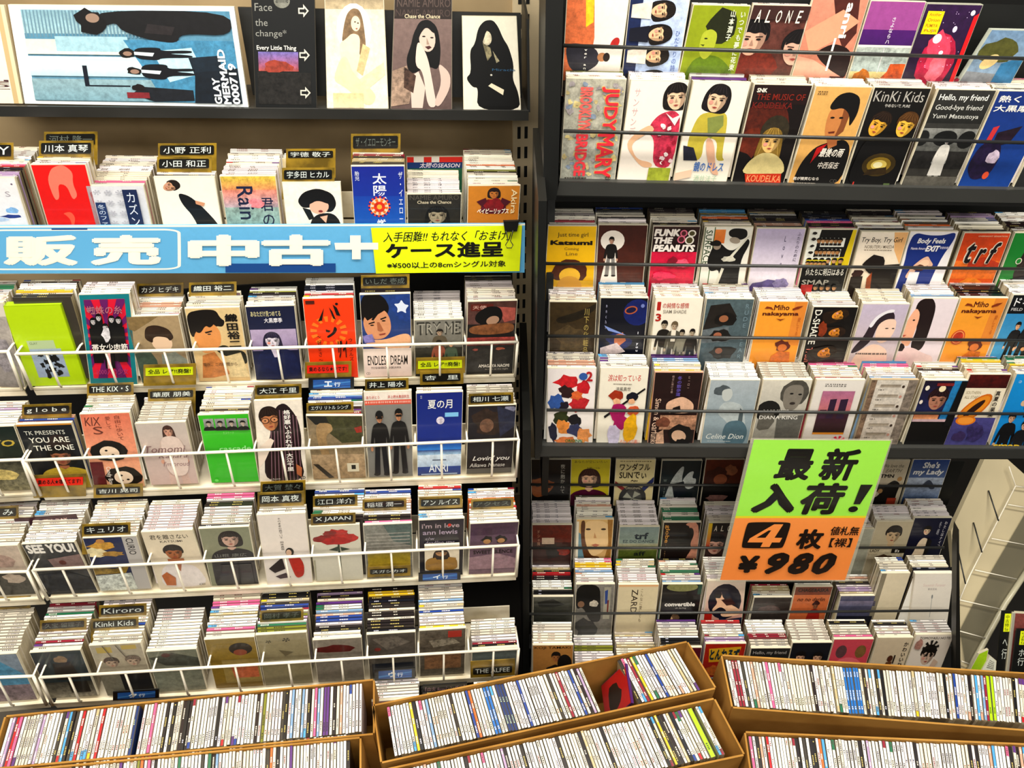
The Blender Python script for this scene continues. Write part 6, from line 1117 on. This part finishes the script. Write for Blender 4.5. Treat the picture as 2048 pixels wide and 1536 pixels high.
card('S', 1833, 1907, 1270, 1238, 'white cover of spiky-haired man holding his cheek', a, 'm')

# ------------------------------------------------------------------ hanging price poster
O_ = ROWS['O']
q = [O_.on(1508, 879, .024), O_.on(1782, 881, .024), O_.on(1690, 1160, .03), O_.on(1440, 1160, .03)]
a = A_().bg('b2f560', 'aef25c', .02).r(0, 103, 100, 200, 'ffa458', 'ff9e50', .02)
a.p([0, 102, 100, 101, 100, 104, 0, 105], 'f0e030')
a.t('最', 21, 11, 27, 41, '0a0c08', .032, 0, .1).t('新', 54, 10, 27, 42, '0a0c08', .034, 0, .1)
a.t('入', 10, 56, 33, 41, '0a0c08', .06, 0, .1).t('荷', 46, 55, 33, 44, '0a0c08', .036, 0, .1).q([88, 57, 97, 57, 92, 84, 87, 84], '0a0c08').e(88, 91, 3.6, 4.2, '0a0c08')
a.p([12, 110, 42, 110, 44, 113, 43, 146, 41, 149, 12, 149, 10, 146, 10, 113], '160a06').q([31, 113, 38, 113, 34, 133, 40, 133, 39, 140, 33, 140, 32, 147, 25, 147, 26, 140, 14, 140, 15, 134], 'ffa458').q([28, 122, 30, 122, 27, 133, 20, 133], '160a06')
a.t('枚', 52, 120, 20, 30, '160a06', .038).t('値札無', 76, 116, 22, 13, '160a06', .02).t('【裸】', 78, 133, 17, 14, '160a06', .015)
a.t('¥', 11, 160, 16, 27, '160a06', .05).t('9', 33, 155, 17, 34, '160a06', .05, 0, .25).t('8', 51, 155, 18, 34, '160a06', .05, 0, .25).t('0', 70, 155, 17, 34, '160a06', .05, 0, .25)
po = panel('price_poster', q, .0006, a, M_PAPER, -O_.PN, 'green and orange price poster hanging from the middle tray', 'poster', None, 'print', 'e8e0c8', M_ART)
def strip_(x0, y0, x1, y1, x2, y2, x3, y3):
    z = [O_.on(x, y, .025 + .006 * (y - 879) / 281) for x, y in ((x0, y0), (x1, y1), (x2, y2), (x3, y3))]
    MB().quadbox([z[3], z[2], z[1], z[0]], O_.PN * .0002).build('sleeve_edge', M_CLEAR, po, po.location.copy())
strip_(1502, 876, 1508, 879, 1440, 1160, 1432, 1163); strip_(1782, 881, 1786, 878, 1696, 1163, 1690, 1160)
strip_(1502, 876, 1786, 878, 1782, 881, 1508, 879); strip_(1440, 1160, 1690, 1160, 1696, 1163, 1432, 1163)

# ------------------------------------------------------------------ far end: beige side panel of the next fixture with wire shelf
Z1 = 1.66
F0 = at(1940, 1100, Z1); FN = V((-.3, .74, -.6)).normalized()
def fp(x, y, d=0.): return hit(x, y, F0 - FN * d, FN)
o = fp(1905, 1340)
fx = obj('wire_fixture', None, None, o, 'beige fixture side with white wire shelf rods beyond the dark racks', 'fixture')
pts = [fp(x, y) for x, y in ((1975, 905), (2000, 905), (2075, 972), (2075, 1110), (2010, 1215), (1950, 1330), (1940, 1352), (1923, 1352), (1914, 1200), (1902, 1062))]
n = len(pts)
MB().add(pts + [p + FN * .01 for p in pts], [tuple(range(n))[::-1], tuple(range(n, 2 * n))] + [(i, (i + 1) % n, (i + 1) % n + n, i + n) for i in range(n)]).build('side_panel', mat('cream_laminate', 'dccfae', .5, noise=.1, nscale=7), fx, o)
pts = [fp(x, y, .004) for x, y in ((2075, 985), (2075, 1110), (1985, 1255), (1945, 1335), (1930, 1325), (1920, 1260), (1958, 1185))]
n = len(pts)
MB().add(pts, [tuple(range(n))[::-1]]).build('smoked_strip', mat('smoked_plastic', '6c6a5c', .25, alpha=.62), fx, o)
for p in (((2018, 933), (2031, 972), (2060, 976)), ((2031, 972), (1996, 1040), (1940, 1150), (1914, 1212)), ((2016, 1009), (2062, 1017)), ((1983, 1077), (2062, 1092)), ((1950, 1140), (2033, 1158)), ((1920, 1200), (2000, 1218)), ((1919, 1262), (1970, 1276)), ((1923, 1322), (1938, 1328))):
    MB().tube([fp(x, y, .012) for x, y in p], .0013, 6).build('shelf_rod', M_WIRE, fx, o, True)
for p in (((1977, 981), (1997, 1042)), ((1947, 1045), (1964, 1105)), ((1917, 1105), (1931, 1168))):
    MB().tube([fp(p[0][0], p[0][1], .002), fp(p[1][0], p[1][1], .03)], .0016, 6).build('peg_rod', M_RAIL, fx, o, True)
p = [fp(x, y, .008) for x, y in ((2068, 1120), (2010, 1208), (1950, 1318), (1936, 1345))]
MB().tube(p, .006, 8).build('acrylic_edge', mat('acrylic_edge', 'cfc9b0', .2, alpha=.7), fx, o, True)

# index plates at the lower corner
G0 = at(2030, 1280, 1.62); GN = V((0, cos(.5), -sin(.5)))
def gp(x, y, d=0.): return hit(x, y, G0 - GN * d, GN)
def plate(x0, x1, y0, y1, t, lab, d, lean=12):
    q = [gp(x0 + lean, y0, d), gp(x1 + lean, y0, d), gp(x1, y1, d), gp(x0, y1, d)]
    a = A_().bg('12130f', None, .05).r(26, 8, 78, 66, 'e6f018').v('中古特価', 34, 12, 34, 52, '4c5208', .01).v(t, 28, 80, 44, 76, 'd0d4cc', .004)
    return panel('index_plate', q, .003, a, M_BLACK, -GN, lab, 'plate')
plate(1992, 2016, 1222, 1345, 'ヘ行', 'black index plate with a yellow sticker, further behind', 0)
plate(2022, 2052, 1258, 1352, 'ホ行', 'black index plate with a yellow sticker, nearer the cartons', .012)
q = [gp(2026, 1226, .004), gp(2060, 1228, .004), gp(2048, 1352, .004), gp(2012, 1350, .004)]
panel('cd_single', q, .008, A_().bg('8c4c44', '6c3c3c', .3).r(0, 0, 14, 200, 'a8a498'), M_CASE, -GN, 'dull pink cd single wedged between the two black index plates', 'cd', None, 'cover')
q = [gp(1958, 1308, .02), gp(1976, 1300, .02), gp(1968, 1345, .02), gp(1938, 1345, .02)]
panel('cd_single', q, .006, A_().bg('a8cc20', '98b818', .1), M_CASE, -GN, 'lime green cd single slumped below the wire fixture', 'cd', None, 'cover')
q = [gp(1980, 1312, .022), gp(1992, 1322, .022), gp(1990, 1352, .022), gp(1958, 1350, .022)]
panel('cd_single', q, .006, A_().bg('dcdccc', None, .05).dots(20, 30, 60, 90, '6c6c68', 5, 5), M_CASE, -GN, 'white cd single slumped beside the lime green one', 'cd', None, 'cover')
# ------------------------------------------------------------------ cartons of cds in front
ZR = 1.8 - 1.264
def gz(px, py, z=ZR):
    r = ray(px, py); return CAM + r * ((z - CAM.z) / r.z)
BOXED = []
def carton(lab, bl, br, fl, fr, s, spans, h=.17, style='w', seed=1, lean=0, big=True, inner=.004, short='', sp=()):
    """rim corners in picture points: back-left, back-right, front-left, front-right"""
    A, B, C_, D_ = gz(*bl), gz(*br), gz(*fl), gz(*fr)
    X = (B - A).normalized(); Y = V((-X.y, X.x, 0)).normalized()
    o = V((A.x, A.y, ZR - h)); root = obj('carton', None, None, o, lab, 'carton')
    t = .003
    down = V((0, 0, -h))
    def wall(name, p, q, out):
        MB().quadbox([p, q, q + down, p + down], out * t).build(name, M_CARD, root, o)
    wall('back_wall', A, B, Y); wall('front_wall', C_, D_, -Y); wall('end_wall', A, C_, -X); wall('end_wall', B, D_, X)
    MB().quadbox([A + down, B + down, D_ + down, C_ + down], V((0, 0, t))).build('base', M_CARD, root, o)
    R = random.Random(seed)
    L = (B - A).length; sp = list(sp)
    for (u0, u1, tilt, dz, t0) in spans:
        d = u0 * L; k = 0; last = 0; run = 0
        while d < u1 * L:
            if run <= 0: last = pick(style, R); run = R.choice([1, 1, 1, 1, 2, 3]) if VAR[last][0] == 'w' else 1
            run -= 1; k += 1
            th = t0 * R.uniform(.92, 1.06)
            if sp and d / L >= sp[0][0]: _, j, run, mul = sp.pop(0); last = VIDX['s'][j]; th *= mul; run -= 1
            u = d / L; pb = A.lerp(B, u); pf = C_.lerp(D_, u)
            w = .0825
            gap = (pb - pf).length
            mid = pf + (pb - pf).normalized() * (w / 2 + max(.002, (gap - w) * .8) + R.uniform(-.0006, .0006))
            loc = V((mid.x, mid.y, ZR + dz + R.uniform(-.0025, .0015)))
            # unit box: x along the depth of the carton, y along its length
            ex = (pb - pf).normalized(); ey = X; ez = V((0, 0, 1))
            m3 = Matrix((ex, ez.cross(ex) * -1, ez)).transposed()
            tl = radians(tilt)
            m3 = m3 @ Matrix.Rotation(tl, 3, 'X')
            BOXED.append((loc, m3, (w, th * .93, .11), last, s, u, big, short)); d += th
    return root
carton('long cardboard carton of spine-up cds under the lowest basket', (12, 1434), (746, 1361), (-18, 1536), (746, 1466), 'first', [(.016, .975, 3, -.004, .0054)], style='b', seed=21, short='long carton under the baskets', sp=[(.355, 1, 1, 2.4)])
carton('cardboard carton set close in front of the long basket-side carton', (-60, 1552), (719, 1477), (-80, 1660), (719, 1572), 'second', [(.1, .975, 3, -.004, .0054)], style='b', seed=22, big=False, short='carton in front of that')
r3 = carton('tilted middle cardboard carton with a gap among its cds', (748, 1412), (1374, 1285), (764, 1523), (1429, 1375), 'third', [(.045, .655, -4, -.008, .0054), (.775, .965, -4, -.008, .0054)], style='b', seed=23, short='tilted middle carton', sp=[(.33, 2, 2, 1), (.37, 1, 3, 1)])
carton('tilted cardboard carton in front of the gapped middle one', (775, 1540), (1428, 1399), (790, 1655), (1486, 1508), 'fourth', [(.06, .965, -4, -.008, .0054)], style='b', seed=24, big=False, short='carton before the gapped one', sp=[(.92, 0, 1, 2)])
r5 = carton('deep cardboard carton of cds below the wire fixture', (1445, 1312), (2085, 1350), (1466, 1413), (2095, 1462), 'fifth', [(.02, .96, -3, -.010, .0054)], style='b', seed=25, h=.22, short='deep carton by the fixture', sp=[(.385, 2, 5, 1), (.84, 0, 2, 1.2)])
carton('cardboard carton in the corner before the deep one', (1492, 1466), (2095, 1492), (1510, 1590), (2110, 1600), 'sixth', [(.02, .96, -3, -.006, .0054)], style='b', seed=26, big=False, short='corner carton')
# loose red cd leaning in the gap of the middle carton
A, B = gz(1195, 1312, ZR - .01), gz(1262, 1298, ZR - .01)
q0 = gz(1250, 1328, ZR - .006); q1 = gz(1262, 1405, ZR - .006)
vs = [q0, q1, q1 + V((-.035, 0, -.08)), q0 + V((-.035, .0, -.08))]
nrm = (vs[1] - vs[0]).cross(vs[3] - vs[0]).normalized()
if nrm.dot(CAM - vs[0]) < 0: nrm = -nrm
panel('cd_single', vs, .005, A_().bg('b8141c', 'a0101c', .06).blob(60, 110, 34, 60, '1c0e10', .6, 4), M_CASE, nrm, 'red cd single with dark hair picture leaning in the carton gap', 'cd', None, 'cover', '5c2c70')
# low table carrying the cartons
m = MB(); zt = ZR - .222
m.box((-1.1, .25, zt - .03), (1.2, .70, zt)); tb = m.build('table', mat('table_top', '5c554a', .6), None, V((0, .45, 0)), label='low grey-brown table carrying all the cardboard cartons', cat='table')
# ------------------------------------------------------------------ place the filed discs
def emit(lst, name, stuffname, stufflabel, limit=300):
    lst.sort(key=lambda e: -e[6])
    seen = {}
    for (loc, e, sc, vi, lab, grp, wt) in lst[:limit]:
        if lab in seen: seen[lab] += 1; lab = lab + ' side'
        else: seen[lab] = 1
        o = obj(name, VAR[vi][2], None, loc, lab, 'cd', grp); o.rotation_euler = e; o.scale = sc
    vs, fs, cs = [], [], []
    for (loc, e, sc, vi, lab, grp, wt) in lst[limit:]:
        m4 = Matrix.LocRotScale(loc, e, sc); v0, f0, c0 = VAR[vi][3]; n = len(vs)
        vs += [m4 @ V(v) for v in v0]; fs += [tuple(i + n for i in f) for f in f0]; cs += c0
    if vs:
        o = obj(stuffname, mesh(stuffname, vs, fs, M_CASE, cs), None, None, stufflabel, 'cds', None, 'stuff')
emit(FILED, 'filed_cd', 'filed_cd_remainder', 'remaining thin cd cases filed behind the covers in racks and baskets')
bx_ = []
cnt = {}
for (loc, m3, sc, vi, s, u, big, short) in sorted(BOXED, key=lambda e: (e[4], e[5])):
    cnt[s] = cnt.get(s, 0) + 1
    bx_.append((loc, m3.to_euler(), sc, vi, '%s spine cd case, %s along the %s' % (VAR[vi][1], ordw(cnt[s]), short), 'cd cases standing in the ' + short, 1000 - cnt[s] * .01 if big else 1 - cnt[s] * .001))
emit(bx_, 'boxed_cd', 'boxed_cd_remainder', 'remaining cd cases standing spine up in the nearer cartons')
print('FILED', len(FILED), 'BOXED', len(BOXED), 'OBJ', len(bpy.data.objects), 'TRIS', sum(len(m.polygons) for m in bpy.data.meshes))
